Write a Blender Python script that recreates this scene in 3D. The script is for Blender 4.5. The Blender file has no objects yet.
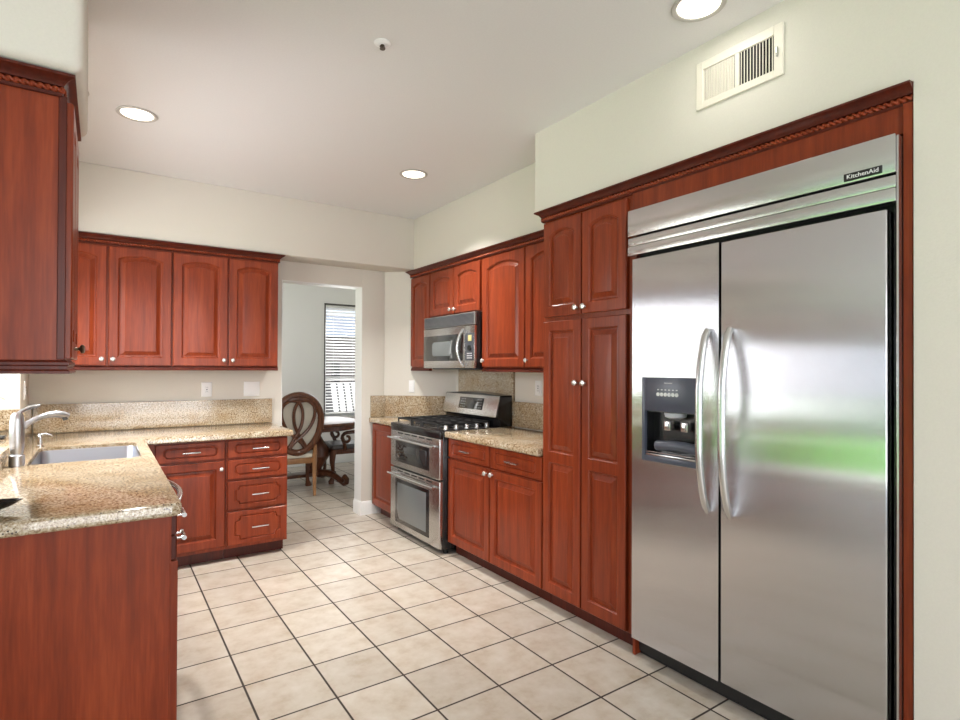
import bpy, bmesh, math, random
from mathutils import Vector, Matrix
random.seed(7)
PI = math.pi
scene = bpy.context.scene
COL = scene.collection

# ------------------------------------------------------------------ camera, world, lights, exposure
def aim_axes(yaw, pitch, roll):
    c, s = math.cos, math.sin
    f = Vector((s(yaw)*c(pitch), c(yaw)*c(pitch), s(pitch)))
    r = Vector((c(yaw), -s(yaw), 0)); d = f.cross(r)
    return r*c(roll)+d*s(roll), -r*s(roll)+d*c(roll), f
cr, cd, cf = aim_axes(.5984, .0064, -.0044)
cam_data = bpy.data.cameras.new('camera')
cam = bpy.data.objects.new('camera', cam_data); COL.objects.link(cam)
cam.matrix_world = Matrix(((cr.x, -cd.x, -cf.x, 0), (cr.y, -cd.y, -cf.y, 0), (cr.z, -cd.z, -cf.z, 1.40), (0, 0, 0, 1)))
cam_data.sensor_width = 36; cam_data.lens = 36*554.6/960; cam_data.shift_y = 4.46/960
cam_data.clip_start = .05; cam_data.clip_end = 200
scene.camera = cam

world = bpy.data.worlds.new('daylight_sky'); scene.world = world
world.use_nodes = True
wn = world.node_tree.nodes; wl = world.node_tree.links
sky = wn.new('ShaderNodeTexSky'); sky.sky_type = 'HOSEK_WILKIE'; sky.turbidity = 4.0; sky.ground_albedo = .5
sky.sun_direction = (-.35, .25, .9)
mixw = wn.new('ShaderNodeMix'); mixw.data_type = 'RGBA'; mixw.inputs[0].default_value = .85
wl.new(sky.outputs[0], mixw.inputs[6]); mixw.inputs[7].default_value = (.82, .91, 1.0, 1)
wl.new(mixw.outputs[2], wn['Background'].inputs[0]); wn['Background'].inputs[1].default_value = 1.45

sun_data = bpy.data.lights.new('sun', 'SUN'); sun_data.energy = 12; sun_data.angle = .01; sun_data.color = (1, .96, .90)
sun = bpy.data.objects.new('sun', sun_data); COL.objects.link(sun); sun.location = (-6, 6, 12)
sun.rotation_euler = Vector((.11, -.08, -.985)).to_track_quat('-Z', 'Y').to_euler()
def area_light(name, loc, direction, sx, sy, power, color=(1, 1, 1)):
    l = bpy.data.lights.new(name, 'AREA'); l.shape = 'RECTANGLE'; l.size = sx; l.size_y = sy
    l.energy = power; l.color = color
    o = bpy.data.objects.new(name, l); COL.objects.link(o); o.location = loc
    o.rotation_euler = Vector(direction).to_track_quat('-Z', 'Y').to_euler()
    return o
area_light('fill_behind_camera', (.75, -2.35, 1.5), (-.05, 1, .03), 2.1, 2.1, 80, (1, .985, .97))  # added soft fill behind the camera, simulating large unseen windows
area_light('daylight_nook_window', (-3.3, .2, 1.3), (1, 0, 0), 2.6, 2.2, 1, (1, .98, .97))
area_light('daylight_sink_window', (-.86, 3.64, 1.6), (1, 0, -.15), 1.5, 1.0, 32, (1, 1, 1))
area_light('daylight_dining_window', (3.15, 7.98, 1.5), (0, -1, -.1), 1.1, 1.6, 20, (1, 1, 1))
area_light('fill_dining_side', (-.4, 6.5, 1.6), (1, 0, 0), 1.6, 1.6, 26, (1, .98, .95))  # added fill lamp inside the dining room, lifts its dull far wall

scene.view_settings.view_transform = 'Standard'
scene.view_settings.look = 'None'
scene.view_settings.gamma = 1.0
scene.view_settings.use_curve_mapping = False
scene.view_settings.exposure = .04
scene.cycles.use_denoising = True
scene.cycles.max_bounces = 10
scene.cycles.diffuse_bounces = 6
scene.cycles.glossy_bounces = 5
scene.cycles.sample_clamp_indirect = 6.0
scene.cycles.caustics_reflective = False
scene.cycles.caustics_refractive = False

# ------------------------------------------------------------------ materials
def new_mat(name):
    m = bpy.data.materials.new(name); m.use_nodes = True
    nt = m.node_tree
    return m, nt, nt.nodes, nt.links, nt.nodes['Principled BSDF']
def plain(name, color, rough=.5, metal=0.0, coat=0.0, bump=0.0, bump_scale=200, spec=.5):
    m, nt, n, l, b = new_mat(name)
    b.inputs['Roughness'].default_value = rough; b.inputs['Metallic'].default_value = metal
    b.inputs['Coat Weight'].default_value = coat; b.inputs['Specular IOR Level'].default_value = spec
    tc = n.new('ShaderNodeTexCoord'); nz = n.new('ShaderNodeTexNoise'); nz.inputs['Scale'].default_value = bump_scale
    nz.inputs['Detail'].default_value = 3
    l.new(tc.outputs['Object'], nz.inputs['Vector'])
    mx = n.new('ShaderNodeMix'); mx.data_type = 'RGBA'
    l.new(nz.outputs['Fac'], mx.inputs[0])
    mx.inputs[6].default_value = tuple(c*.96 for c in color)+(1,); mx.inputs[7].default_value = tuple(min(1, c*1.04) for c in color)+(1,)
    l.new(mx.outputs[2], b.inputs['Base Color'])
    if bump:
        bp = n.new('ShaderNodeBump'); bp.inputs['Strength'].default_value = bump; bp.inputs['Distance'].default_value = .002
        l.new(nz.outputs['Fac'], bp.inputs['Height']); l.new(bp.outputs[0], b.inputs['Normal'])
    return m
def ramp(n, stops):
    r = n.new('ShaderNodeValToRGB'); e = r.color_ramp.elements
    e[0].position, e[0].color = stops[0][0], stops[0][1]+(1,)
    e[1].position, e[1].color = stops[-1][0], stops[-1][1]+(1,)
    for p, c in stops[1:-1]:
        x = e.new(p); x.color = c+(1,)
    return r
def wood(name, dark, mid, light, rough=.28, coat=.25, stretch=(14, 14, .9)):
    m, nt, n, l, b = new_mat(name)
    tc = n.new('ShaderNodeTexCoord'); mp = n.new('ShaderNodeMapping'); mp.inputs['Scale'].default_value = stretch
    oi = n.new('ShaderNodeObjectInfo')
    ad = n.new('ShaderNodeVectorMath'); ad.operation = 'ADD'
    sc = n.new('ShaderNodeMath'); sc.operation = 'MULTIPLY'; sc.inputs[1].default_value = 30
    l.new(oi.outputs['Random'], sc.inputs[0]); l.new(tc.outputs['Object'], ad.inputs[0]); l.new(sc.outputs[0], ad.inputs[1])
    l.new(ad.outputs[0], mp.inputs['Vector'])
    nz = n.new('ShaderNodeTexNoise'); nz.inputs['Scale'].default_value = 1.6; nz.inputs['Detail'].default_value = 7; nz.inputs['Roughness'].default_value = .62
    nz.inputs['Distortion'].default_value = .35
    l.new(mp.outputs[0], nz.inputs['Vector'])
    fine = n.new('ShaderNodeTexNoise'); fine.inputs['Scale'].default_value = 9; fine.inputs['Detail'].default_value = 4
    l.new(mp.outputs[0], fine.inputs['Vector'])
    av = n.new('ShaderNodeMix'); av.inputs[0].default_value = .3
    l.new(nz.outputs['Fac'], av.inputs[2]); l.new(fine.outputs['Fac'], av.inputs[3])
    r = ramp(n, [(.3, dark), (.5, mid), (.72, light)])
    l.new(av.outputs[0], r.inputs[0])
    hs = n.new('ShaderNodeHueSaturation')
    vr = n.new('ShaderNodeMapRange'); vr.inputs[3].default_value = .9; vr.inputs[4].default_value = 1.1
    l.new(oi.outputs['Random'], vr.inputs[0]); l.new(vr.outputs[0], hs.inputs['Value']); l.new(r.outputs[0], hs.inputs['Color'])
    l.new(hs.outputs[0], b.inputs['Base Color'])
    b.inputs['Roughness'].default_value = rough; b.inputs['Coat Weight'].default_value = coat; b.inputs['Coat Roughness'].default_value = .18; b.inputs['Specular IOR Level'].default_value = .24
    bp = n.new('ShaderNodeBump'); bp.inputs['Strength'].default_value = .06; bp.inputs['Distance'].default_value = .001
    l.new(fine.outputs['Fac'], bp.inputs['Height']); l.new(bp.outputs[0], b.inputs['Normal'])
    return m
def granite(name):
    m, nt, n, l, b = new_mat(name)
    ge = n.new('ShaderNodeNewGeometry')
    def noise(s, d=4, ro=.6):
        z = n.new('ShaderNodeTexNoise'); z.inputs['Scale'].default_value = s; z.inputs['Detail'].default_value = d; z.inputs['Roughness'].default_value = ro
        l.new(ge.outputs['Position'], z.inputs['Vector']); return z
    a = noise(95, 8, .8)
    r1 = ramp(n, [(.37, (.085, .048, .022)), (.455, (.31, .225, .13)), (.535, (.55, .475, .36)), (.65, (.72, .69, .62))])
    l.new(a.outputs['Fac'], r1.inputs[0])
    big = noise(7, 3)
    r2 = ramp(n, [(.38, (.80, .68, .52)), (.60, (1.0, .98, .95))])
    l.new(big.outputs['Fac'], r2.inputs[0])
    mu = n.new('ShaderNodeMix'); mu.data_type = 'RGBA'; mu.blend_type = 'MULTIPLY'; mu.inputs[0].default_value = .8
    l.new(r1.outputs[0], mu.inputs[6]); l.new(r2.outputs[0], mu.inputs[7])
    v = n.new('ShaderNodeTexVoronoi'); v.inputs['Scale'].default_value = 75; l.new(ge.outputs['Position'], v.inputs['Vector'])
    lt = n.new('ShaderNodeMath'); lt.operation = 'LESS_THAN'; lt.inputs[1].default_value = .22
    l.new(v.outputs['Distance'], lt.inputs[0])
    cl = noise(18, 2); gt = n.new('ShaderNodeMath'); gt.operation = 'GREATER_THAN'; gt.inputs[1].default_value = .48
    l.new(cl.outputs['Fac'], gt.inputs[0])
    an = n.new('ShaderNodeMath'); an.operation = 'MULTIPLY'; l.new(lt.outputs[0], an.inputs[0]); l.new(gt.outputs[0], an.inputs[1])
    mx = n.new('ShaderNodeMix'); mx.data_type = 'RGBA'; l.new(an.outputs[0], mx.inputs[0])
    l.new(mu.outputs[2], mx.inputs[6]); mx.inputs[7].default_value = (.045, .03, .022, 1)
    l.new(mx.outputs[2], b.inputs['Base Color'])
    b.inputs['Roughness'].default_value = .09; b.inputs['Specular IOR Level'].default_value = .75
    return m
def tile_floor(name):
    m, nt, n, l, b = new_mat(name)
    ge = n.new('ShaderNodeNewGeometry'); sp = n.new('ShaderNodeSeparateXYZ'); l.new(ge.outputs['Position'], sp.inputs[0])
    P = .3108
    def M(op, a, c=None):
        x = n.new('ShaderNodeMath'); x.operation = op
        for i, v in enumerate((a, c)):
            if v is None: continue
            if isinstance(v, (int, float)): x.inputs[i].default_value = v
            else: l.new(v, x.inputs[i])
        return x.outputs[0]
    us, cells = [], []
    for k, off in (('X', .524), ('Y', 2.598)):
        u = M('DIVIDE', M('SUBTRACT', sp.outputs[k], off-50*P), P)
        cells.append(M('FLOOR', u)); fr = M('FRACT', u)
        us.append(M('MINIMUM', fr, M('SUBTRACT', 1.0, fr)))
    dist = M('MULTIPLY', M('MINIMUM', us[0], us[1]), P)
    mr = n.new('ShaderNodeMapRange'); mr.interpolation_type = 'SMOOTHSTEP'; mr.inputs[1].default_value = .0032; mr.inputs[2].default_value = .0058
    l.new(dist, mr.inputs[0])
    cb = n.new('ShaderNodeCombineXYZ'); l.new(cells[0], cb.inputs[0]); l.new(cells[1], cb.inputs[1])
    wnz = n.new('ShaderNodeTexWhiteNoise'); wnz.noise_dimensions = '2D'; l.new(cb.outputs[0], wnz.inputs['Vector'])
    off = n.new('ShaderNodeVectorMath'); off.operation = 'MULTIPLY_ADD'
    l.new(cb.outputs[0], off.inputs[0]); off.inputs[1].default_value = (3.7, 5.1, 0); l.new(ge.outputs['Position'], off.inputs[2])
    nz = n.new('ShaderNodeTexNoise'); nz.inputs['Scale'].default_value = 9; nz.inputs['Detail'].default_value = 6; nz.inputs['Roughness'].default_value = .62
    l.new(off.outputs[0], nz.inputs['Vector'])
    r = ramp(n, [(.30, (.40, .33, .255)), (.5, (.49, .435, .37)), (.70, (.55, .505, .45))])
    l.new(nz.outputs['Fac'], r.inputs[0])
    hs = n.new('ShaderNodeHueSaturation'); vr = n.new('ShaderNodeMapRange'); vr.inputs[3].default_value = .92; vr.inputs[4].default_value = 1.06
    l.new(wnz.outputs['Value'], vr.inputs[0]); l.new(vr.outputs[0], hs.inputs['Value']); l.new(r.outputs[0], hs.inputs['Color'])
    mx = n.new('ShaderNodeMix'); mx.data_type = 'RGBA'; l.new(mr.outputs[0], mx.inputs[0])
    mx.inputs[6].default_value = (.032, .022, .017, 1); l.new(hs.outputs[0], mx.inputs[7])
    l.new(mx.outputs[2], b.inputs['Base Color'])
    rr = n.new('ShaderNodeMapRange'); rr.inputs[3].default_value = .8; rr.inputs[4].default_value = .28
    l.new(mr.outputs[0], rr.inputs[0]); l.new(rr.outputs[0], b.inputs['Roughness'])
    hh = M('ADD', M('MULTIPLY', mr.outputs[0], 1.0), M('MULTIPLY', nz.outputs['Fac'], .25))
    bp = n.new('ShaderNodeBump'); bp.inputs['Strength'].default_value = .5; bp.inputs['Distance'].default_value = .002
    l.new(hh, bp.inputs['Height']); l.new(bp.outputs[0], b.inputs['Normal'])
    return m
def steel(name, tangent=(0, 1, 0), rough=.16, spread=.5, color=(.63, .63, .635), wave=0.0):
    """brushed steel: fine upright scratches tilt the normal sideways, so reflections smear along the sheet and stay crisp upright"""
    m, nt, n, l, b = new_mat(name)
    b.inputs['Metallic'].default_value = 1
    b.inputs['Roughness'].default_value = rough
    ge = n.new('ShaderNodeNewGeometry')
    mp = n.new('ShaderNodeMapping'); mp.inputs['Scale'].default_value = (2600, 2600, 2600)
    l.new(ge.outputs['Position'], mp.inputs[0])
    nz = n.new('ShaderNodeTexNoise'); nz.inputs['Scale'].default_value = 1; nz.inputs['Detail'].default_value = 2; l.new(mp.outputs[0], nz.inputs['Vector'])
    sb = n.new('ShaderNodeMath'); sb.operation = 'SUBTRACT'; l.new(nz.outputs['Fac'], sb.inputs[0]); sb.inputs[1].default_value = .5
    sc = n.new('ShaderNodeMath'); sc.operation = 'MULTIPLY'; l.new(sb.outputs[0], sc.inputs[0]); sc.inputs[1].default_value = spread*3
    tv = n.new('ShaderNodeVectorMath'); tv.operation = 'SCALE'; tv.inputs[0].default_value = tangent; l.new(sc.outputs[0], tv.inputs['Scale'])
    ad = n.new('ShaderNodeVectorMath'); ad.operation = 'ADD'; l.new(tv.outputs[0], ad.inputs[1])
    nm = n.new('ShaderNodeVectorMath'); nm.operation = 'NORMALIZE'; l.new(ad.outputs[0], nm.inputs[0]); l.new(nm.outputs[0], b.inputs['Normal'])
    if wave:
        mp2 = n.new('ShaderNodeMapping'); mp2.inputs['Scale'].default_value = (.4, .6, 1.6); l.new(ge.outputs['Position'], mp2.inputs[0])
        wv = n.new('ShaderNodeTexNoise'); wv.inputs['Scale'].default_value = 1.0; wv.inputs['Detail'].default_value = 1; l.new(mp2.outputs[0], wv.inputs['Vector'])
        bp = n.new('ShaderNodeBump'); bp.inputs['Strength'].default_value = wave; bp.inputs['Distance'].default_value = .05
        l.new(wv.outputs['Fac'], bp.inputs['Height']); l.new(bp.outputs[0], ad.inputs[0])
    else: l.new(ge.outputs['Normal'], ad.inputs[0])
    fine = n.new('ShaderNodeMix'); fine.data_type = 'RGBA'; l.new(nz.outputs['Fac'], fine.inputs[0])
    fine.inputs[6].default_value = tuple(c*.96 for c in color)+(1,); fine.inputs[7].default_value = tuple(min(1, c*1.04) for c in color)+(1,)
    l.new(fine.outputs[2], b.inputs['Base Color'])
    return m
def emit(name, color, strength):
    m, nt, n, l, b = new_mat(name)
    b.inputs['Base Color'].default_value = color+(1,)
    b.inputs['Emission Color'].default_value = color+(1,); b.inputs['Emission Strength'].default_value = strength
    return m
def glass(name, tint=(1, 1, 1)):
    m, nt, n, l, b = new_mat(name)
    tr = n.new('ShaderNodeBsdfTransparent'); tr.inputs[0].default_value = tint+(1,)
    gl = n.new('ShaderNodeBsdfGlossy'); gl.inputs['Roughness'].default_value = .02
    lw = n.new('ShaderNodeLayerWeight'); lw.inputs[0].default_value = .2
    mr = n.new('ShaderNodeMath'); mr.operation = 'MULTIPLY'; mr.inputs[1].default_value = .5
    l.new(lw.outputs['Fresnel'], mr.inputs[0])
    ms = n.new('ShaderNodeMixShader'); l.new(mr.outputs[0], ms.inputs[0]); l.new(tr.outputs[0], ms.inputs[1]); l.new(gl.outputs[0], ms.inputs[2])
    l.new(ms.outputs[0], n['Material Output'].inputs[0])
    return m

WALL = plain('wall_paint', (.69, .66, .598), .75, bump=.25, bump_scale=160)
CEIL = plain('ceiling_paint', (.75, .745, .745), .85, bump=.15, bump_scale=120)
WHITE = plain('white_trim_paint', (.82, .82, .81), .4)
PLATE = plain('white_plastic', (.86, .86, .86), .35)
FLOOR = tile_floor('ceramic_tile')
CHERRY = wood('cherry_wood', (.135, .022, .008), (.225, .036, .0115), (.33, .062, .019), .30, .08)
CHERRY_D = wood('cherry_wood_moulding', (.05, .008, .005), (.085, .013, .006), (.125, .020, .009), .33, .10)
GRANITE = granite('tan_granite')
STEEL = steel('brushed_steel', (0, 1, 0), .22, .35, (.60, .595, .59))
STEEL_F = steel('fridge_steel', (0, 1, 0), .10, .95, (.60, .60, .625), .03)
SINKST = steel('sink_steel', (0, 1, 0), .36, .1, (.36, .37, .41))
CHROME = plain('satin_nickel', (.66, .66, .67), .18, 1.0)
SATIN = plain('brushed_handle_metal', (.66, .66, .665), .24, 1.0)
NICKEL = plain('faucet_nickel', (.45, .455, .48), .33, 1.0)
PEWTER = plain('pewter_knob', (.72, .70, .67), .25, .7)
BLACK = plain('black_enamel', (.012, .012, .013), .22, coat=.2)
BLACKM = plain('black_matte', (.018, .018, .018), .6)
DGREY = plain('dark_grey_plastic', (.055, .06, .075), .35)
SLATE = plain('slate_plastic', (.075, .085, .12), .3)
GLASSB = plain('oven_glass', (.03, .032, .033), .06, spec=.9)
GREYGL = plain('grey_window_glass', (.15, .165, .17), .05, spec=1.0)
IRON = plain('cast_iron', (.014, .014, .015), .45)
LIGHTTXT = plain('light_lettering', (.8, .8, .82), .5)
LCD = plain('yellow_display', (.55, .50, .22), .4)
LAMP = emit('lamp_glow', (1.0, .95, .82), 2.2)
CREAM = plain('cream_metal', (.78, .74, .65), .45)
DARKHOLE = plain('dark_void', (.02, .018, .016), .9)
WALNUT = wood('walnut_carved', (.05, .018, .010), (.10, .036, .018), (.17, .065, .032), .3, .3)
HONEY = wood('honey_oak', (.20, .095, .04), (.30, .15, .065), (.38, .20, .09), .35, .2)
FABRIC = plain('patterned_cream_fabric', (.62, .58, .50), .85, bump=.3, bump_scale=90)
LEATHER = plain('dark_seat_leather', (.10, .09, .09), .3)
LEAF = plain('leaf_green', (.10, .16, .05), .5)
CLAY = plain('terracotta', (.35, .20, .12), .7)
SOIL = plain('soil', (.05, .035, .025), .9)
GRASS = plain('lawn_grass', (.11, .36, .045), .9, bump=.5, bump_scale=60)
CONCRETE = plain('pale_concrete', (.60, .60, .60), .8)
STUCCO = plain('pale_stucco', (.34, .30, .285), .8)
ROOFT = plain('grey_roof_tile', (.085, .11, .16), .8)
FENCEM = plain('grey_fence', (.15, .145, .15), .8)
GWALL = plain('garden_wall_render', (.62, .58, .60), .8)
PAVE = plain('yard_paver', (.25, .24, .23), .8)
CLEAR = glass('clear_glass')
SCREENM = plain('bronze_frame', (.10, .09, .085), .5)

# ------------------------------------------------------------------ mesh helpers
ORG = {}
def prop(o, label=None, cat=None, group=None, kind=None):
    if label: o['label'] = label
    if cat: o['category'] = cat
    if group: o['group'] = group
    if kind: o['kind'] = kind
    return o
def thing(name, label, cat, loc, group=None):
    o = bpy.data.objects.new(name, None); COL.objects.link(o); o.location = loc
    o.empty_display_size = .05
    ORG[o.name] = Vector(loc)
    return prop(o, label, cat, group)
class MB:
    def __init__(s): s.bm = bmesh.new()
    def box(s, x0, x1, y0, y1, z0, z1, bev=0.0, seg=2):
        t = bmesh.new(); bmesh.ops.create_cube(t, size=1)
        for v in t.verts:
            v.co = Vector(((x0+x1)/2+v.co.x*(x1-x0), (y0+y1)/2+v.co.y*(y1-y0), (z0+z1)/2+v.co.z*(z1-z0)))
        if bev: bmesh.ops.bevel(t, geom=t.edges[:], offset=bev, segments=seg, affect='EDGES', profile=.5)
        return s.merge(t)
    def merge(s, t, mat=None):
        if mat is not None: t.transform(mat)
        me = bpy.data.meshes.new('tmp'); t.to_mesh(me); t.free(); s.bm.from_mesh(me); bpy.data.meshes.remove(me); return s
    def prism(s, pts, axis, lo, hi, bev=0.0):
        """polygon pts in the two other axes, extruded along axis"""
        t = bmesh.new()
        def P(p, h):
            if axis == 'z': return (p[0], p[1], h)
            if axis == 'y': return (p[0], h, p[1])
            return (h, p[0], p[1])
        a = [t.verts.new(P(p, lo)) for p in pts]; b = [t.verts.new(P(p, hi)) for p in pts]
        k = len(pts)
        t.faces.new(a); t.faces.new(b)
        for i in range(k): t.faces.new((a[i], a[(i+1) % k], b[(i+1) % k], b[i]))
        bmesh.ops.recalc_face_normals(t, faces=t.faces[:])
        if bev: bmesh.ops.bevel(t, geom=t.edges[:], offset=bev, segments=2, affect='EDGES', profile=.5)
        return s.merge(t)
    def loops(s, loops, cap0=True, cap1=True, closed=True):
        t = bmesh.new(); vs = [[t.verts.new(p) for p in lp] for lp in loops]
        k = len(loops[0])
        for a, b in zip(vs, vs[1:]):
            for i in range(k if closed else k-1):
                j = (i+1) % k
                try: t.faces.new((a[i], a[j], b[j], b[i]))
                except ValueError: pass
        if cap0: t.faces.new(vs[0])
        if cap1: t.faces.new(vs[-1])
        bmesh.ops.recalc_face_normals(t, faces=t.faces[:])
        return s.merge(t)
    def tube(s, pts, r, seg=10, closed=False):
        pts = [Vector(p) for p in pts]; n = len(pts)
        rs = r if isinstance(r, (list, tuple)) else [r]*n
        up = None; lps = []
        for i, p in enumerate(pts):
            if closed: d = pts[(i+1) % n]-pts[i-1]
            else: d = pts[min(i+1, n-1)]-pts[max(i-1, 0)]
            d.normalize()
            if up is None:
                up = Vector((0, 0, 1)) if abs(d.z) < .9 else Vector((1, 0, 0))
            up = (up-d*up.dot(d))
            if up.length < 1e-6: up = d.orthogonal()
            up.normalize(); sd = d.cross(up)
            lps.append([p+(up*math.cos(2*PI*k/seg)+sd*math.sin(2*PI*k/seg))*rs[i] for k in range(seg)])
        if closed: lps.append(lps[0]); return s.loops(lps, False, False)
        return s.loops(lps)
    def lathe(s, prof, origin, axis=(0, 0, 1), seg=20):
        ax = Vector(axis).normalized(); u = ax.orthogonal().normalized(); w = ax.cross(u); o = Vector(origin)
        lps = [[o+ax*h+(u*math.cos(2*PI*k/seg)+w*math.sin(2*PI*k/seg))*max(r, 1e-4) for k in range(seg)] for r, h in prof]
        return s.loops(lps)
    def sweep(s, prof, path, outward_right=True):
        """profile (d outwards, z) swept along a level polyline with mitred corners; outward is to the right of travel"""
        path = [Vector(p).to_2d() for p in path]; n = len(path); sg = 1 if outward_right else -1
        dirs = [(path[i+1]-path[i]).normalized() for i in range(n-1)]
        nor = [Vector((d.y, -d.x))*sg for d in dirs]
        lps = []
        for i, p in enumerate(path):
            if i == 0: m = nor[0]
            elif i == n-1: m = nor[-1]
            else:
                m = (nor[i-1]+nor[i]); m /= (1+nor[i-1].dot(nor[i]))
            lps.append([Vector((p.x+m.x*d, p.y+m.y*d, z)) for d, z in prof])
        return s.loops(lps)
    def build(s, name, mat, parent=None, label=None, kind=None, sharp=35):
        bmesh.ops.recalc_face_normals(s.bm, faces=s.bm.faces[:])
        org = ORG[parent.name] if parent else Vector((0, 0, 0))
        if parent is None:
            xs = [v.co for v in s.bm.verts]
            org = Vector(((min(c.x for c in xs)+max(c.x for c in xs))/2, (min(c.y for c in xs)+max(c.y for c in xs))/2, min(c.z for c in xs)))
        bmesh.ops.translate(s.bm, verts=s.bm.verts[:], vec=-org)
        me = bpy.data.meshes.new(name); s.bm.to_mesh(me); s.bm.free()
        me.materials.append(mat)
        me.shade_smooth(); me.set_sharp_from_angle(angle=math.radians(sharp))
        o = bpy.data.objects.new(name, me); COL.objects.link(o)
        if parent:
            o.parent = parent; ORG[o.name] = org
        else:
            o.location = org; ORG[o.name] = org
        return prop(o, label, kind=kind)
def structure(name, mb, mat, label, cat):
    o = mb.build(name, mat); return prop(o, label, cat, kind='structure')
def single(name, mb, mat, label, cat, group=None):
    o = mb.build(name, mat); return prop(o, label, cat, group)

# faces: map (along, outward depth, height) to the room
def face_right(X): return lambda a, d, z: Vector((X-d, a, z))       # faces -X
def face_back(Y): return lambda a, d, z: Vector((a, Y-d, z))        # faces -Y
def face_left(X): return lambda a, d, z: Vector((X+d, a, z))        # faces +X

def panel_half(mb, F, a0, a1, z0, z1, t, s, rb, rt, arch, soft=(1, 1)):
    K = 14; e = .004
    def lp(l, r, b, tp, d, ar):
        out = [F(l, d, b), F(r, d, b)]
        for k in range(K+1):
            q = k/K; a = r+(l-r)*q
            out.append(F(a, d, tp-ar*abs(2*q-1)**2.2))
        return out
    eb, et = e*soft[0], e*soft[1]
    iw = [(0, 0), (.003, -.004), (.008, -.007), (.010, -.013), (.015, -.013), (.018, -.0125), (.042, -.003), (.043, -.0005), (.046, -.0002)]
    L = [lp(a0, a1, z0, z1, 0, 0), lp(a0, a1, z0, z1, t-.004, 0), lp(a0+e, a1-e, z0+eb, z1-et, t, 0)]
    lim = min(a1-a0-2*s, z1-z0-rb-rt)/2-.012
    for i, dd in iw:
        i = min(i, lim)
        L.append(lp(a0+s+i, a1-s-i, z0+rb+i, z1-rt-i, t+dd, arch*(1-i/(.12))))
    mb.loops(L)
def door_mesh(F, a0, a1, z0, z1, arch=0.0, t=.021, s=.055, split=None):
    mb = MB()
    if split is None: panel_half(mb, F, a0, a1, z0, z1, t, s, .058, .052, arch)
    else:
        panel_half(mb, F, a0, a1, z0, split, t, s, .062, .03, 0, (1, 0))
        panel_half(mb, F, a0, a1, split, z1, t, s, .03, .055, arch, (0, 1))
    return mb
def drawer_mesh(F, a0, a1, z0, z1, t=.02, notched=False):
    mb = MB(); h = z1-z0; e = .004
    def lp(m, mz, d, ch):
        l, r, b, tp = a0+m, a1-m, z0+mz, z1-mz
        if ch == 0:
            c = .3*h; out = []
            return [F(l, d, b+c), F(l, d, b), F(l+c, d, b), F(r-c, d, b), F(r, d, b), F(r, d, b+c),
                    F(r, d, tp-c), F(r, d, tp), F(r-c, d, tp), F(l+c, d, tp), F(l, d, tp), F(l, d, tp-c)]
        c = ch*(h/2-mz)/(h/2-mz0); k = c*(.78 if notched else .5)
        return [F(l, d, b+c), F(l+k, d, b+k), F(l+c, d, b), F(r-c, d, b), F(r-k, d, b+k), F(r, d, b+c),
                F(r, d, tp-c), F(r-k, d, tp-k), F(r-c, d, tp), F(l+c, d, tp), F(l+k, d, tp-k), F(l, d, tp-c)]
    m = .045; mz0 = min(.032, h*.20); mz = mz0; ch = (h/2-mz0)*(.42 if notched else .52)
    mb.loops([lp(0, 0, 0, 0), lp(0, 0, t-.004, 0), lp(e, e, t, 0), lp(m, mz, t, ch), lp(m+.005, mz+.005, t-.006, ch), lp(m+.010, mz+.008, t-.006, ch),
              lp(m+.016, mz+.013, t+.001, ch), lp(m+.019, mz+.015, t+.001, ch)])
    return mb
def knob(F, a, z, parent, t=.02, mat=None):
    mb = MB(); o = F(a, t, z); ax = F(a, t+1, z)-o
    mb.lathe([(.006, 0), (.006, .006), (.0045, .010), (.006, .014), (.014, .018), (.016, .023), (.013, .028), (.006, .030), (.0, .0302)], o, ax, 18)
    return mb.build('knob', mat or PEWTER, parent)
def pull(F, a, z, parent, w=.10, t=.02, vertical=False):
    mb = MB()
    for sgn in (-1, 1):
        o = F(a+sgn*w*.36, t-.006, z); ax = F(a, 1, z)-F(a, 0, z)
        mb.lathe([(.0065, 0), (.005, .01), (.004, .022), (.0055, .034)], o, ax, 12)
    pts = []; rs = []
    for k in range(13):
        q = k/12*2-1
        pts.append(F(a+q*w/2, t+.028+.003*(1-q*q), z)); rs.append(.0042+.0018*(1-q*q)+(.0015 if abs(q) > .9 else 0))
    mb.tube(pts, rs, 10)
    return mb.build('handle', CHROME, parent)
def frame_body(name, boxes, parent, mat=None, bev=.001, label=None):
    mb = MB()
    for b in boxes: mb.box(*b, bev=bev, seg=1)
    return mb.build(name, mat or CHERRY, parent, label)
def rope(mb, p0, p1, r, pitch=.02):
    p0, p1 = Vector(p0), Vector(p1); d = p1-p0; L = d.length; d.normalize()
    up = Vector((0, 0, 1)); sd = d.cross(up)
    n = max(8, int(L/pitch*7)); seg = 12; lps = []
    for i in range(n+1):
        ph = i/n*L/pitch*PI; c = p0+d*(L*i/n)
        lps.append([c+(up*math.cos(2*PI*k/seg)+sd*math.sin(2*PI*k/seg))*r*(.50+.62*abs(math.cos(2*PI*k/seg*1.0-ph))**1.3) for k in range(seg)])
    mb.loops(lps)

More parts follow.
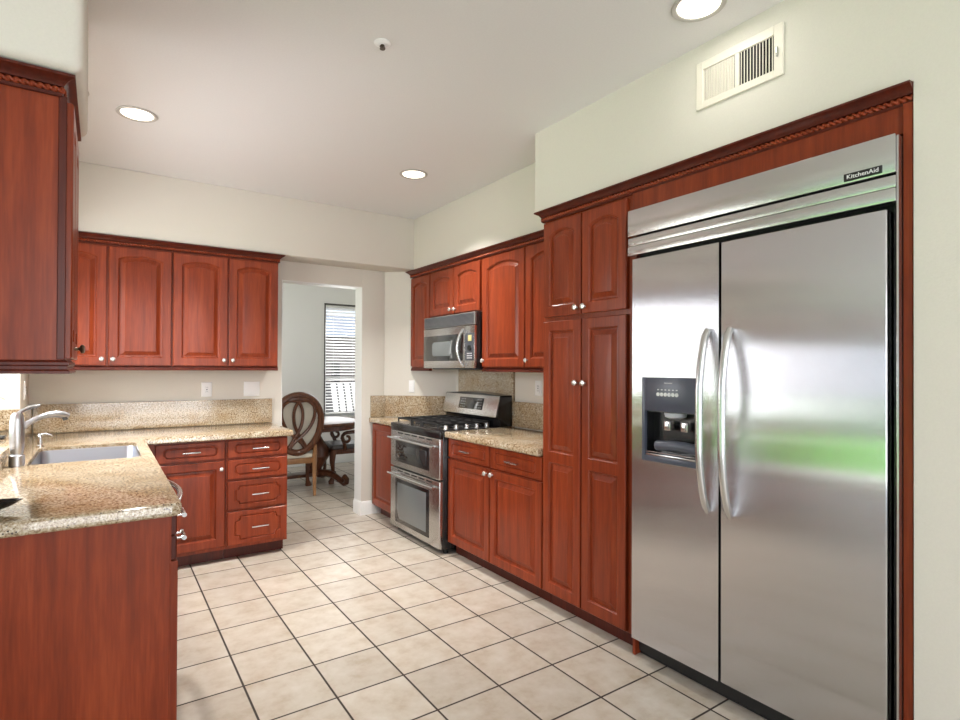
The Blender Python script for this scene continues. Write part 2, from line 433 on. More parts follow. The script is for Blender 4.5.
ZC = 2.81      # ceiling
ZT = .925      # worktop
ZU0, ZU1 = 1.372, 2.266
CROWN = [(0, 2.262), (.010, 2.262), (.014, 2.268), (.015, 2.270), (.004, 2.272), (.004, 2.290), (.016, 2.292), (.018, 2.296),
         (.026, 2.306), (.040, 2.314), (.046, 2.317), (.046, 2.325), (0, 2.325)]
def crown(name, path, label, cat, side, rope_segs, group=None):
    t = thing(name, label, cat, (path[0][0], path[0][1], 2.262), group)
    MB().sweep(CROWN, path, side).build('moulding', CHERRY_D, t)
    mb = MB()
    for a, b in rope_segs: rope(mb, a, b, .0095, .019)
    mb.build('rope_bead', CHERRY, t, 'carved twisted rope bead')
    return t

# ------------------------------------------------------------------ the room
structure('floor', MB().box(-.80, 3.6, -2.4, 8.0, -.1, 0).box(-3.2, -.80, -2.4, 2.25, -.1, 0), FLOOR, 'beige ceramic tile floor laid square with thin dark grout lines', 'floor')
structure('ceiling', MB().box(-.80, 3.7, -2.4, 8.1, ZC, ZC+.1).box(-3.35, -.80, -2.4, 2.30, ZC, ZC+.1), CEIL, 'smooth off-white painted ceiling with round recessed lights', 'ceiling')
YW = 4.98
w = MB()
w.box(-.42, 1.30, YW, YW+.17, 0, ZC); w.box(1.30, 2.04, YW, YW+.17, 2.165, ZC); w.box(2.04, 2.27, YW, YW+.17, 0, ZC, .004)
w.prism([(2.27, YW), (2.79, 4.50), (2.95, 4.50), (2.95, YW+.17), (2.27, YW+.17)], 'z', 0, ZC)
w.box(-.42, 2.79, 4.70, YW, 2.33, ZC, .006)
structure('wall_back', w, WALL, 'cream painted far kitchen wall with a doorway and an overhead soffit', 'wall')
w = MB()
w.box(2.79, 2.95, .684, 4.52, 0, ZC); w.box(2.44, 2.80, 2.50, 4.71, 2.33, ZC, .006)
w.box(2.145, 2.95, .684, 2.565, 2.329, ZC); w.box(2.145, 2.95, -2.4, .684, 0, ZC)
structure('wall_right', w, WALL, 'cream painted wall above and beside the tall refrigerator cabinets', 'wall')
w = MB()   # left wall with the sink window opening and the soffit over the short cabinet
w.box(-.80, -.42, 2.16, 2.80, 0, ZC); w.box(-.80, -.42, 4.48, YW+.17, 0, ZC)
w.box(-.80, -.42, 2.80, 4.48, 0, .96); w.box(-.80, -.42, 2.80, 4.48, 2.25, ZC)
w.box(-.60, -.055, 2.155, 2.80, 2.33, ZC, .03, 4)
structure('wall_left', w, WALL, 'cream painted sink wall with rounded soffit corner over the nearest cabinet', 'wall')
w = MB()   # breakfast nook beside the peninsula, with a garden door
w.box(-3.3, -2.95, 2.16, 2.30, 0, ZC); w.box(-2.95, -.95, 2.16, 2.30, 2.45, ZC); w.box(-.95, -.80, 2.16, 2.30, 0, ZC)
structure('wall_nook', w, WALL, 'cream painted breakfast nook wall around a wide glass door', 'wall')
w = MB()
w.box(-3.35, -3.2, -2.4, -1.2, 0, ZC); w.box(-3.35, -3.2, 1.95, 2.3, 0, ZC); w.box(-3.35, -3.2, -1.2, 1.95, 2.4, ZC); w.box(-3.35, -3.2, -1.2, 1.95, 0, .05)
structure('wall_nook_side', w, WALL, 'cream painted nook side wall around a large window opening', 'wall')
w = MB()
w.box(-3.3, -2.95, -2.5, -2.4, 0, ZC); w.box(1.85, 2.9, -2.5, -2.4, 0, ZC); w.box(-2.95, 1.85, -2.5, -2.4, 2.6, ZC)
structure('wall_front', w, WALL, 'cream painted family room wall with a wide window opening', 'wall')
w = MB()   # dining room
w.box(-.6, 2.67, 7.9, 8.05, 0, ZC); w.box(3.55, 3.8, 7.9, 8.05, 0, ZC); w.box(2.67, 3.55, 7.9, 8.05, 2.31, ZC); w.box(2.67, 3.55, 7.9, 8.05, 0, .69)
structure('wall_dining', w, plain('dining_paint', (.80, .79, .78), .75, bump=.2, bump_scale=160), 'pale grey dining room wall seen through the doorway', 'wall')
structure('wall_dining_right', MB().box(3.6, 3.75, 5.1, 8.0, 0, ZC), WALL, 'cream dining room side wall', 'wall')
w = MB(); w.box(-.75, -.6, 5.15, 5.7, 0, ZC); w.box(-.75, -.6, 7.3, 8.0, 0, ZC); w.box(-.75, -.6, 5.7, 7.3, 2.4, ZC); w.box(-.75, -.6, 5.7, 7.3, 0, .8)
structure('wall_dining_left', w, WALL, 'cream dining room wall with a window opening', 'wall')
BB = [(0, 0), (.014, 0), (.014, .105), (.009, .118), (.005, .128), (0, .13)]
structure('baseboard_back', MB().sweep(BB, [(2.04, YW+.17), (2.04, YW), (2.255, YW)], True), WHITE, 'white moulded baseboard wrapped round the doorway pier', 'baseboard')
structure('baseboard_dining', MB().sweep(BB, [(-.6, 7.9), (3.6, 7.9)], True), WHITE, 'white baseboard along the far dining room wall', 'baseboard')
structure('trim_1', MB().box(1.296, 1.302, YW-.002, YW+.172, 0, 2.167), WHITE, 'white painted left edge of the dining doorway', 'doorway trim')
structure('trim_2', MB().box(2.036, 2.042, YW+.004, YW+.166, .13, 2.167).box(1.302, 2.036, YW+.004, YW+.166, 2.159, 2.167), WHITE, 'white painted right edge and head of the dining doorway', 'doorway trim')

# dining window
t = thing('window_1', 'tall dining room window with a white sill and dark frame edge', 'window', (3.11, 7.97, .69)); t['kind'] = 'structure'
m = MB(); m.box(2.67, 2.70, 7.95, 8.0, .69, 2.31).box(3.52, 3.55, 7.95, 8.0, .69, 2.31).box(2.70, 3.52, 7.95, 8.0, 2.27, 2.31).box(2.70, 3.52, 7.95, 8.0, .69, .73).box(2.70, 3.52, 7.955, 7.995, 1.21, 1.24)
m.build('window_frame', PLATE, t)
MB().box(2.70, 3.52, 7.972, 7.978, .73, 2.27).build('pane', CLEAR, t)
MB().box(2.66, 3.56, 7.87, 7.95, .665, .69, .004).build('window_sill', WHITE, t)
m = MB(); m.box(2.655, 2.672, 7.893, 7.902, .69, 2.33).box(2.655, 3.57, 7.893, 7.902, 2.308, 2.33)
m.build('dark_edge', SCREENM, t)
b = thing('window_blind', 'white horizontal slat blind half open in the dining window', 'blind', (3.11, 7.93, .72))
MB().box(2.68, 3.54, 7.905, 7.945, 2.27, 2.305, .003).build('headrail', WHITE, b)
m = MB(); k = 0
while .74+k*.043 < 2.26:
    z = .74+k*.043; k += 1
    m.prism([(7.905, z+.010), (7.945, z-.006), (7.945, z-.0035), (7.905, z+.0125)], 'x', 2.69, 3.53)
m.build('slats', WHITE, b)
m = MB()
for x in (2.80, 3.10, 3.42): m.tube([(x, 7.925, .73), (x, 7.925, 2.27)], .0015, 6)
m.build('ladder_cord', WHITE, b)
MB().box(2.69, 3.53, 7.91, 7.94, .715, .732, .003).build('bottom_rail', WHITE, b)

# sink window
t = thing('window_2', 'white framed garden window in the deep recess behind the sink', 'window', (-.76, 3.64, .99)); t['kind'] = 'structure'
m = MB(); m.box(-.78, -.74, 2.80, 2.85, .99, 2.25).box(-.78, -.74, 4.43, 4.48, .99, 2.25).box(-.78, -.74, 2.85, 4.43, 2.20, 2.25).box(-.78, -.74, 2.85, 4.43, .99, 1.03).box(-.78, -.74, 3.62, 3.66, 1.03, 2.20)
m.build('window_frame', WHITE, t)
MB().box(-.763, -.757, 2.85, 4.43, 1.03, 2.20).build('pane', CLEAR, t)
# nook garden door
t = thing('door_1', 'white framed sliding glass door to the garden patio', 'door', (-1.95, 2.23, 0)); t['kind'] = 'structure'
m = MB()
for x0, x1 in ((-2.95, -2.88), (-1.99, -1.91), (-1.02, -.95)): m.box(x0, x1, 2.20, 2.26, 0, 2.45)
m.box(-2.88, -1.02, 2.20, 2.26, 2.38, 2.45).box(-2.88, -1.02, 2.20, 2.26, 0, .07)
m.build('door_frame', WHITE, t)
MB().box(-2.88, -1.02, 2.227, 2.233, .07, 2.38).build('pane', CLEAR, t)

t = thing('window_3', 'wide dark framed glass wall of the breakfast nook', 'window', (-3.27, .37, .05)); t['kind'] = 'structure'
m = MB()
for y0, y1 in ((-1.2, -1.15), (.35, .40), (1.90, 1.95)): m.box(-3.30, -3.24, y0, y1, .05, 2.4)
m.box(-3.30, -3.24, -1.15, 1.90, 2.35, 2.4).box(-3.30, -3.24, -1.15, 1.90, .05, .11)
m.build('window_frame', SCREENM, t)
MB().box(-3.273, -3.267, -1.15, 1.90, .11, 2.35).build('pane', CLEAR, t)

# ------------------------------------------------------------------ outside
single('patio_slab', MB().box(-5.1, -.81, 2.31, 9, -.14, -.04).box(-5.1, -3.36, -4, 2.31, -.14, -.04), CONCRETE, 'pale concrete patio slab outside the garden door', 'patio')
single('garden_lawn', MB().box(-20, -5.1, -4, 26, -.14, -.05), GRASS, 'green lawn beyond the patio reflected in the refrigerator', 'lawn')['kind'] = 'stuff'
single('garden_wall', MB().box(-20.4, -20.05, -6, 28, -.1, 2.2), GWALL, 'pale garden wall at the far side of the lawn', 'garden wall')
single('yard_paving', MB().box(-.5, 12, 8.1, 16, -.14, -.04), PAVE, 'pale paved yard outside the dining window', 'paving')
t = thing('neighbour_house', 'pale stucco house with grey roof beyond the dining window', 'house', (6, 13.5, -.04))
MB().box(1.5, 10, 13, 15, -.04, 2.15).build('wall', STUCCO, t)
MB().prism([(12.6, 2.12), (15.4, 2.12), (14, 2.75)], 'x', 1.2, 10.3).build('roof', ROOFT, t)
MB().box(4.55, 4.75, 12.97, 13.01, 1.0, 1.5).build('window', SCREENM, t)
t = thing('garden_fence', 'low grey board fence in the yard outside the dining window', 'fence', (5, 11.0, -.04))
m = MB()
for k in range(6): m.box(2.5, 9, 11, 11.03, .02+k*.18, .17+k*.18)
m.build('boards', FENCEM, t)
for k in range(4): MB().box(2.7+k*1.6, 2.78+k*1.6, 11.03, 11.1, -.04, 1.12).build('post', FENCEM, t)
t = thing('patio_chair', 'white slatted chair outside the dining window', 'chair', (3.75, 9.4, -.04))
m = MB()
for k in range(5): m.prism([(9.62+.0, .42), (9.66, .42), (9.90, 1.10), (9.86, 1.10)], 'x', 3.45+k*.13, 3.53+k*.13)
m.build('backrest', WHITE, t)
MB().box(3.42, 4.08, 9.05, 9.66, .38, .42, .005).build('seat', WHITE, t)
for x, y, ty in ((3.45, 9.1, 9.07), (4.02, 9.1, 9.07), (3.45, 9.6, 9.66), (4.02, 9.6, 9.66)):
    MB().tube([(x+.02, ty, -.030), (x+.02, y, .39)], .025, 8).build('leg', WHITE, t)

# ------------------------------------------------------------------ worktops and splashbacks
m = MB()
def worktop_edge(poly, z1=ZT, th=.045, r=.012):
    """rounded-edge slab from an outline"""
    mb = MB(); n = len(poly); ps = [Vector(p) for p in poly]
    def inset(i):
        out = []
        for k in range(n):
            a, b, c = ps[k-1], ps[k], ps[(k+1) % n]
            d1, d2 = (b-a).normalized(), (c-b).normalized()
            n1, n2 = Vector((-d1.y, d1.x)), Vector((-d2.y, d2.x))
            mm = (n1+n2)/(1+n1.dot(n2)); out.append(b+mm*i)
        return out
    L = []
    for i, z in ((.006, z1-th), (0, z1-th+.006), (0, z1-r), (r*.3, z1-r*.3), (r, z1)):
        L.append([Vector((p.x, p.y, z)) for p in inset(i)])
    t = bmesh.new(); vs = [[t.verts.new(p) for p in lp] for lp in L]
    for a, b in zip(vs, vs[1:]):
        for i in range(n):
            j = (i+1) % n; t.faces.new((a[i], a[j], b[j], b[i]))
    f0 = t.faces.new(vs[0]); f1 = t.faces.new(vs[-1])
    mb.merge(t); return mb
# L-shaped sink worktop, cut out over the basin: built from strips so the basin shows
def rounded(cx, cy, r, a0, a1, n=5):
    return [(cx+r*math.cos(a0+(a1-a0)*k/n), cy+r*math.sin(a0+(a1-a0)*k/n)) for k in range(n+1)]
XL0, XL1, YL0, YB = -.415, .238, 2.19, 4.28
SX0, SX1, SY0, SY1 = -.295, .178, 3.42, 4.10
outer = [(XL0, YL0)]+rounded(XL1-.035, YL0+.035, .035, -PI/2, 0)+[(XL1, YB), (1.205, YB), (1.205, YW-.003), (XL0, YW-.003)]
inner = []
for cx, cy, a in ((SX1-.05, SY0+.05, -PI/2), (SX1-.05, SY1-.05, 0), (SX0+.05, SY1-.05, PI/2), (SX0+.05, SY0+.05, PI)):
    inner += rounded(cx, cy, .05, a, a+PI/2, 5)
def slab_with_hole(outer, inner, z1, th, r=.012):
    mb = MB(); t = bmesh.new(); n = len(outer); ps = [Vector(p) for p in outer]
    def inset(i):
        out = []
        for k in range(n):
            a, b, c = ps[k-1], ps[k], ps[(k+1) % n]
            d1, d2 = (b-a).normalized(), (c-b).normalized()
            n1, n2 = Vector((-d1.y, d1.x)), Vector((-d2.y, d2.x))
            out.append(b+(n1+n2)/(1+n1.dot(n2))*i)
        return out
    rows = []
    for i, z in ((.006, z1-th), (0, z1-th+.006), (0, z1-r), (r*.3, z1-r*.3), (r, z1)):
        rows.append([t.verts.new((p.x, p.y, z)) for p in inset(i)])
    for a, b in zip(rows, rows[1:]):
        for i in range(n): t.faces.new((a[i], a[(i+1) % n], b[(i+1) % n], b[i]))
    h1 = [t.verts.new((x, y, z1)) for x, y in inner]; h0 = [t.verts.new((x, y, z1-th)) for x, y in inner]
    k = len(inner)
    for i in range(k): t.faces.new((h1[i], h1[(i+1) % k], h0[(i+1) % k], h0[i]))
    for o, h in ((rows[-1], h1), (rows[0], h0)):
        es = [t.edges.get((o[i], o[(i+1) % n])) for i in range(n)]+[t.edges.get((h[i], h[(i+1) % k])) for i in range(k)]
        bmesh.ops.triangle_fill(t, use_beauty=True, edges=es)
    mb.merge(t); return mb
single('granite_worktop', slab_with_hole(outer, inner, ZT, .045), GRANITE, 'long polished tan granite worktop turning the corner around the sink', 'worktop')
single('granite_worktop', worktop_edge([(2.12, 2.505), (2.745, 2.505), (2.745, 3.575), (2.12, 3.575)]), GRANITE, 'tan granite worktop between the range and the tall pantry', 'worktop')
single('granite_worktop', worktop_edge([(2.12, 4.443), (2.79, 4.443), (2.79, 4.497), (2.275, 4.972), (2.11, 4.972), (2.12, 4.93)]), GRANITE, 'small tan granite worktop corner between the range and the doorway', 'worktop')
def splash(boxes, label, z0=ZT+.001, z1=1.13):
    mb = MB()
    for b in boxes: mb.box(*b, z0, z1, .002, 1)
    return single('granite_backsplash', mb, GRANITE, label, 'backsplash')
splash([(-.394, 1.215, 4.958, 4.979)], 'low tan granite backsplash under the outlets along the far wall')
splash([(-.419, -.398, 4.50, 4.979)], 'short tan granite backsplash in the corner beside the sink window')
splash([(2.767, 2.789, 2.505, 3.575)], 'low tan granite backsplash right of the range beside the pantry')
single('granite_backsplash', MB().box(2.767, 2.789, 3.58, 4.42, ZT-.03, 1.385, .002, 1), GRANITE, 'full height tan granite panel behind the range under the microwave', 'backsplash')
mb = MB(); mb.prism([(2.27, 4.957), (2.765, 4.50), (2.765, 4.425), (2.788, 4.425), (2.788, 4.499), (2.272, 4.976)], 'z', ZT+.001, 1.13)
mb.box(2.125, 2.27, 4.957, 4.978, ZT+.001, 1.13, .002, 1)
single('granite_backsplash', mb, GRANITE, 'tan granite backsplash folding round the corner left of the range', 'backsplash')
m = MB(); m.box(-.74, -.372, 2.81, 4.478, .962, 1.0, .004).box(-.395, -.372, 2.81, 4.478, ZT+.001, .963, .001)
single('granite_window_ledge', m, GRANITE, 'raised tan granite ledge filling the sink window recess', 'window ledge')
single('granite_backsplash', MB().box(-.70, -.42, 4.46, 4.479, 1.002, 1.13, .002, 1), GRANITE, 'small tan granite strip standing on the window ledge', 'backsplash')

# ------------------------------------------------------------------ cabinets: far wall base run
G_UP_BACK = 'wall cabinets on the far wall'
F = face_back(4.33)
def base_carcass(t, x0, x1, y0, y1, z1=ZT-.047, kick=None):
    frame_body('body', [(x0, x1, y0, y1, .088, z1)], t)
    frame_body('toe_kick', [kick], t, CHERRY_D)
t = thing('base_cabinet', 'cherry base cabinet with one drawer above one door in the far corner', 'cabinet', (.49, 4.65, 0))
base_carcass(t, .24, .740, 4.33, 4.955, kick=(.22, .740, 4.40, 4.95, 0, .09))
d = drawer_mesh(F, .300, .733, .740, .867).build('drawer', CHERRY, t, sharp=14); pull(F, .517, .804, d, .11)
d = door_mesh(F, .300, .733, .115, .725).build('door', CHERRY, t, sharp=12); knob(F, .708, .672, d)
t = thing('base_cabinet', 'cherry base cabinet with a stack of four drawers beside the doorway', 'cabinet', (.96, 4.65, 0))
base_carcass(t, .742, 1.175, 4.33, 4.955, kick=(.742, 1.165, 4.40, 4.95, 0, .09))
for z0, z1, nt in ((.742, .868, False), (.588, .726, False), (.368, .572, True), (.112, .352, True)):
    d = drawer_mesh(F, .752, 1.170, z0, z1, notched=nt).build('drawer', CHERRY, t, sharp=14); pull(F, .972, (z0+z1)/2, d, .115)
# far wall uppers
F = face_back(4.73)
def wall_cab_back(x0, x1, label, doors):
    t = thing('wall_cabinet', label, 'cabinet', ((x0+x1)/2, 4.85, ZU0), G_UP_BACK)
    frame_body('body', [(x0, x1, 4.73, YW-.001, ZU0+.03, ZU1)], t)
    mb = MB(); mb.sweep([(0, ZU0), (.012, ZU0), (.012, ZU0+.008), (.008, ZU0+.014), (.008, ZU0+.022), (.002, ZU0+.03), (0, ZU0+.032)], [(x0, 4.73), (x1, 4.73)], True)
    mb.box(x0, x1, 4.73, 4.75, ZU0, ZU0+.032)
    mb.build('light_rail', CHERRY_D, t)
    for a0, a1, ka in doors:
        d = door_mesh(F, a0, a1, 1.408, 2.252, arch=.03).build('door', CHERRY, t, sharp=12); knob(F, ka, 1.452, d)
    return t
wall_cab_back(-.39, .431, 'two-door cherry wall cabinet in the far left corner above the sink', [(-.36, .024, -.003), (.036, .425, .063)])
wall_cab_back(.433, 1.200, 'two-door cherry wall cabinet on the far wall next to the doorway', [(.439, .812, .786), (.824, 1.194, .850)])
crown('crown_moulding', [(-.415, 4.732), (1.2, 4.732), (1.2, YW-.002)], 'dark cherry crown moulding along the top of the far wall cabinets', 'moulding', True,
      [((-.41, 4.719, 2.280), (1.21, 4.719, 2.280))])

# left upper cabinet
t = thing('wall_cabinet', 'tall cherry wall cabinet at the near left with its plain end panel showing', 'cabinet', (-.26, 2.45, ZU0))
mb = MB(); mb.box(-.419, -.100, 2.225, 2.735, ZU0+.03, ZU1, .001, 1)
mb.build('body', CHERRY, t)
mb = MB(); mb.box(-.120, -.098, 2.219, 2.227, ZU0+.05, ZU1, .002, 1)
mb.build('corner_stile', CHERRY_D, t)
mb = MB(); mb.sweep([(0, ZU0+.004), (.012, ZU0+.004), (.012, ZU0+.012), (.006, ZU0+.018), (.006, ZU0+.028), (.010, ZU0+.032), (.010, ZU0+.04), (0, ZU0+.048)], [(-.419, 2.225), (-.098, 2.225), (-.098, 2.735)], True)
mb.box(-.419, -.098, 2.225, 2.735, ZU0+.004, ZU0+.032)
mb.build('light_rail', CHERRY_D, t)
F = face_left(-.099)
for a0, a1, ka in ((2.230, 2.477, 2.455), (2.483, 2.729, 2.505)):
    d = door_mesh(F, a0, a1, 1.425, 2.252, arch=.025, t=.018, s=.05).build('door', CHERRY, t, sharp=12); knob(F, ka, 1.462, d, .018, plain('bronze_knob', (.12, .08, .05), .3, .8))
crown('crown_moulding', [(-.417, 2.224), (-.122, 2.224), (-.122, 2.737), (-.417, 2.737)], 'dark cherry crown moulding with rope bead above the nearest left cabinet', 'moulding', True,
      [((-.416, 2.212, 2.280), (-.110, 2.212, 2.280)), ((-.110, 2.212, 2.280), (-.110, 2.749, 2.280))])

# ------------------------------------------------------------------ peninsula run below the sink worktop
F = face_left(.213)
t = thing('base_cabinet', 'cherry end cabinet under the near worktop with a broad plain side panel', 'cabinet', (-.1, 2.5, 0))
frame_body('body', [(-.40, .193, 2.29, 2.53, .088, ZT-.047), (-.40, .206, 2.268, 2.292, 0, ZT-.046), (.193, .213, 2.292, 2.53, .088, ZT-.047)], t)
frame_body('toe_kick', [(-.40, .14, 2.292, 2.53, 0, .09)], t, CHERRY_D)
for z0, z1 in ((.79, .868), (.70, .782)):
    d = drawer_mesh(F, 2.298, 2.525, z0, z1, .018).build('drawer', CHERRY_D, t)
    m = MB()
    for s_ in (2.385, 2.455): m.lathe([(.007, 0), (.005, .012), (.0045, .026), (.006, .036)], F(s_, .012, z1-.03), (1, 0, 0), 12)
    m.tube([F(2.372+k*.0105, .05+.004*math.sin(k/9*PI), z1-.03) for k in range(10)], [.009]+[.006]*8+[.009], 10); m.build('handle', CHROME, d)
d = door_mesh(F, 2.298, 2.525, .10, .692, t=.022).build('door', CHERRY, t, sharp=12)
t = thing('dishwasher', 'dark dishwasher under the sink worktop with an arched chrome handle', 'dishwasher', (-.1, 2.85, 0))
MB().box(-.38, .20, 2.54, 3.155, .10, ZT-.052, .003).build('body', BLACKM, t)
MB().box(.20, .225, 2.545, 3.15, .12, ZT-.052, .004).build('door', STEEL, t)
m = MB(); pts = [(.222, 2.60, .838)]
for k in range(15):
    q = k/14; pts.append((.258+.036*math.sin(q*PI), 2.60+q*.48, .838+.008*q))
pts.append((.222, 3.08, .846))
m.tube(pts, .012, 12); m.build('handle', CHROME, t)
MB().box(-.38, .15, 2.54, 3.155, 0, .10).build('toe_kick', BLACKM, t)
t = thing('base_cabinet', 'cherry sink cabinet with two doors below the steel basin', 'cabinet', (-.1, 3.75, 0))
frame_body('body', [(-.40, .213, 3.165, 3.19, .088, ZT-.047), (-.40, .213, 4.225, 4.24, .088, ZT-.047), (-.40, .213, 3.19, 4.225, .088, .11), (.193, .213, 3.19, 4.225, .11, ZT-.047)], t)
frame_body('toe_kick', [(-.40, .14, 3.165, 4.24, 0, .088)], t, CHERRY_D)
for a0, a1, ka in ((3.175, 3.695, 3.665), (3.702, 4.228, 3.73)):
    d = door_mesh(F, a0, a1, .115, .725).build('door', CHERRY, t, sharp=12); knob(F, ka, .68, d)
d = drawer_mesh(F, 3.175, 4.228, .74, .868).build('drawer_front', CHERRY, t)

# sink, tap, soap pump
t = thing('kitchen_sink', 'brushed steel undermount sink basin set in the tan granite', 'sink', (-.06, 3.77, .72))
mb = MB(); L = []
def sinkloop(grow, z, r):
    out = []
    for cx, cy, a in ((SX1+grow-r, SY0-grow+r, -PI/2), (SX1+grow-r, SY1+grow-r, 0), (SX0-grow+r, SY1+grow-r, PI/2), (SX0-grow+r, SY0-grow+r, PI)):
        out += [(x, y, z) for x, y in rounded(cx, cy, r, a, a+PI/2, 6)]
    return out
for g, z, r in ((-.0005, ZT-.020, .05), (-.003, ZT-.018, .05), (-.006, ZT-.024, .05), (-.010, .76, .05), (-.022, .735, .045), (-.06, .728, .03)):
    L.append([Vector(p) for p in sinkloop(g, z, r)])
mb.loops(L, False, True)
mb.build('basin', SINKST, t)
MB().lathe([(.045, 0), (.045, .003), (.035, .004), (.03, .001), (.0, .001)], (-.06, 3.77, .729), (0, 0, 1), 20).build('drain', CHROME, t)

t = thing('kitchen_faucet', 'satin nickel pull-out faucet standing behind the sink basin', 'faucet', (-.335, 3.41, ZT))
TX, TY = -.330, 3.41
MB().lathe([(.030, 0), (.030, .05), (.028, .052), (.023, .056), (.023, .06), (.026, .075), (.029, .10), (.030, .16), (.028, .21), (.027, .214), (.027, .217), (.024, .238), (.016, .252), (0, .256)], (TX, TY, ZT+.001), (0, 0, 1), 28).build('body', NICKEL, t)
sp = [(TX+.012, TY, 1.098), (TX+.04, TY+.01, 1.126), (TX+.075, TY+.025, 1.148), (TX+.11, TY+.04, 1.160), (TX+.14, TY+.055, 1.163), (TX+.17, TY+.07, 1.158), (TX+.19, TY+.08, 1.148)]
MB().tube(sp, [.013, .013, .013, .014, .016, .018, .016], 14).build('spout', NICKEL, t)
MB().tube([(TX+.178, TY+.072, 1.146), (TX+.181, TY+.074, 1.130)], [.014, .011], 12).build('spray_head', DGREY, t)
MB().tube([(TX+.002, TY, 1.172), (TX+.02, TY+.015, 1.188), (TX+.05, TY+.03, 1.202), (TX+.082, TY+.04, 1.208)], [.009, .009, .009, .006], 10).build('lever', NICKEL, t)
t = thing('soap_dispenser', 'small chrome soap pump beside the far corner of the sink', 'soap dispenser', (-.298, 4.17, ZT))
MB().lathe([(.019, 0), (.019, .006), (.012, .010), (.011, .05), (.013, .052), (.013, .066), (.008, .075), (0, .077)], (-.298, 4.17, ZT+.001), (0, 0, 1), 18).build('body', CHROME, t)
MB().tube([(-.298, 4.17, ZT+.068), (-.273, 4.16, ZT+.074), (-.245, 4.145, ZT+.068), (-.238, 4.14, ZT+.055)], [.008, .007, .0055, .005], 10).build('nozzle', CHROME, t)

# black pointed bowl on the near worktop
t = thing('serving_bowl', 'black pointed serving dish on the near end of the granite worktop', 'dish', (-.33, 2.32, ZT))
mb = MB(); outs = []
def boat(sc, z, n=28):
    lp = []
    for k in range(n):
        a = 2*PI*k/n; r = .115
        x = math.cos(a)*r*1.25; y = math.sin(a)*r*.72*(1-.35*max(0, math.cos(a)))
        if math.cos(a) > 0: x += .05*math.cos(a)**3
        zz = z+(.035*abs(math.cos(a))**3 if z > ZT+.02 and math.cos(a) < 0 else 0)
        lp.append(Vector((-.402+x*sc, 2.305+y*sc+x*sc*.15, zz)))
    return lp
mb.loops([boat(.30, ZT+.0015), boat(.55, ZT+.006), boat(.85, ZT+.025), boat(1.0, ZT+.042), boat(.97, ZT+.044), boat(.82, ZT+.030), boat(.5, ZT+.012), boat(.1, ZT+.010)])
mb.build('bowl', BLACK, t)
MB().prism([(-.275, ZT+.016), (-.262, ZT+.016), (-.335, ZT+.145), (-.35, ZT+.145)], 'y', 2.285, 2.345, .003).build('divider', BLACK, t)

# window ledge items
t = thing('potted_plant', 'small potted plant with narrow leaves on the sink window ledge', 'plant', (-.600, 4.28, 1.0))
MB().lathe([(.036, 0), (.05, .09), (.054, .092), (.054, .105), (.046, .105), (.044, .09), (0, .088)], (-.600, 4.28, 1.001), (0, 0, 1), 20).build('pot', CLAY, t)
mb = MB()
for k in range(16):
    a = 2.4*k; L_ = .11+.06*random.random(); up = .08+.12*random.random(); base = Vector((-.600, 4.28, 1.09)); dx = Vector((math.cos(a), math.sin(a), 0)); sd = Vector((-dx.y, dx.x, 0))*.010
    c = [base, base+dx*L_*.4+Vector((0, 0, up)), base+dx*L_*.8+Vector((0, 0, up*1.3)), base+dx*L_+Vector((0, 0, up*1.15))]
    lps = []
    for p, w_ in zip(c, (.3, 1, .8, .08)):
        nz = Vector((0, 0, .0015)); lps.append([p-sd*w_, p+nz, p+sd*w_, p-nz])
    mb.loops(lps)
mb.build('leaves', LEAF, t)
single('soap_dish', MB().box(-.55, -.432, 3.93, 4.03, 1.001, 1.020, .004), BLACK, 'flat black tray lying on the sink window ledge', 'tray')

# ------------------------------------------------------------------ right wall: base cabinets
t = thing('base_cabinet', 'cherry base cabinet with two drawers over two doors right of the range', 'cabinet', (2.45, 3.04, 0))
frame_body('body', [(2.17, 2.76, 2.502, 3.575, .088, ZT-.047)], t)
frame_body('toe_kick', [(2.225, 2.70, 2.502, 3.575, 0, .089)], t, CHERRY_D)
F = face_right(2.17)
for a0, a1, kd in ((3.042, 3.570, 3.07), (2.506, 3.032, 3.00)):
    d = drawer_mesh(F, a0, a1, .735, .872).build('drawer', CHERRY, t, sharp=14); pull(F, (a0+a1)/2, .803, d, .13)
    d = door_mesh(F, a0, a1, .098, .722).build('door', CHERRY, t, sharp=12); knob(F, kd, .690, d)
t = thing('base_cabinet', 'narrow cherry base cabinet squeezed between the range and the doorway pier', 'cabinet', (2.4, 4.7, 0))
mb = MB(); mb.prism([(2.155, 4.445), (2.76, 4.445), (2.76, 4.49), (2.25, 4.955), (2.155, 4.955)], 'z', .088, ZT-.047); mb.build('body', CHERRY, t)
mb = MB(); mb.prism([(2.225, 4.445), (2.70, 4.445), (2.70, 4.53), (2.262, 4.94), (2.225, 4.94)], 'z', 0, .089); mb.build('toe_kick', CHERRY_D, t)
F = face_right(2.155)
door_mesh(F, 4.450, 4.945, .105, .868, s=.05).build('door', CHERRY, t, sharp=12)

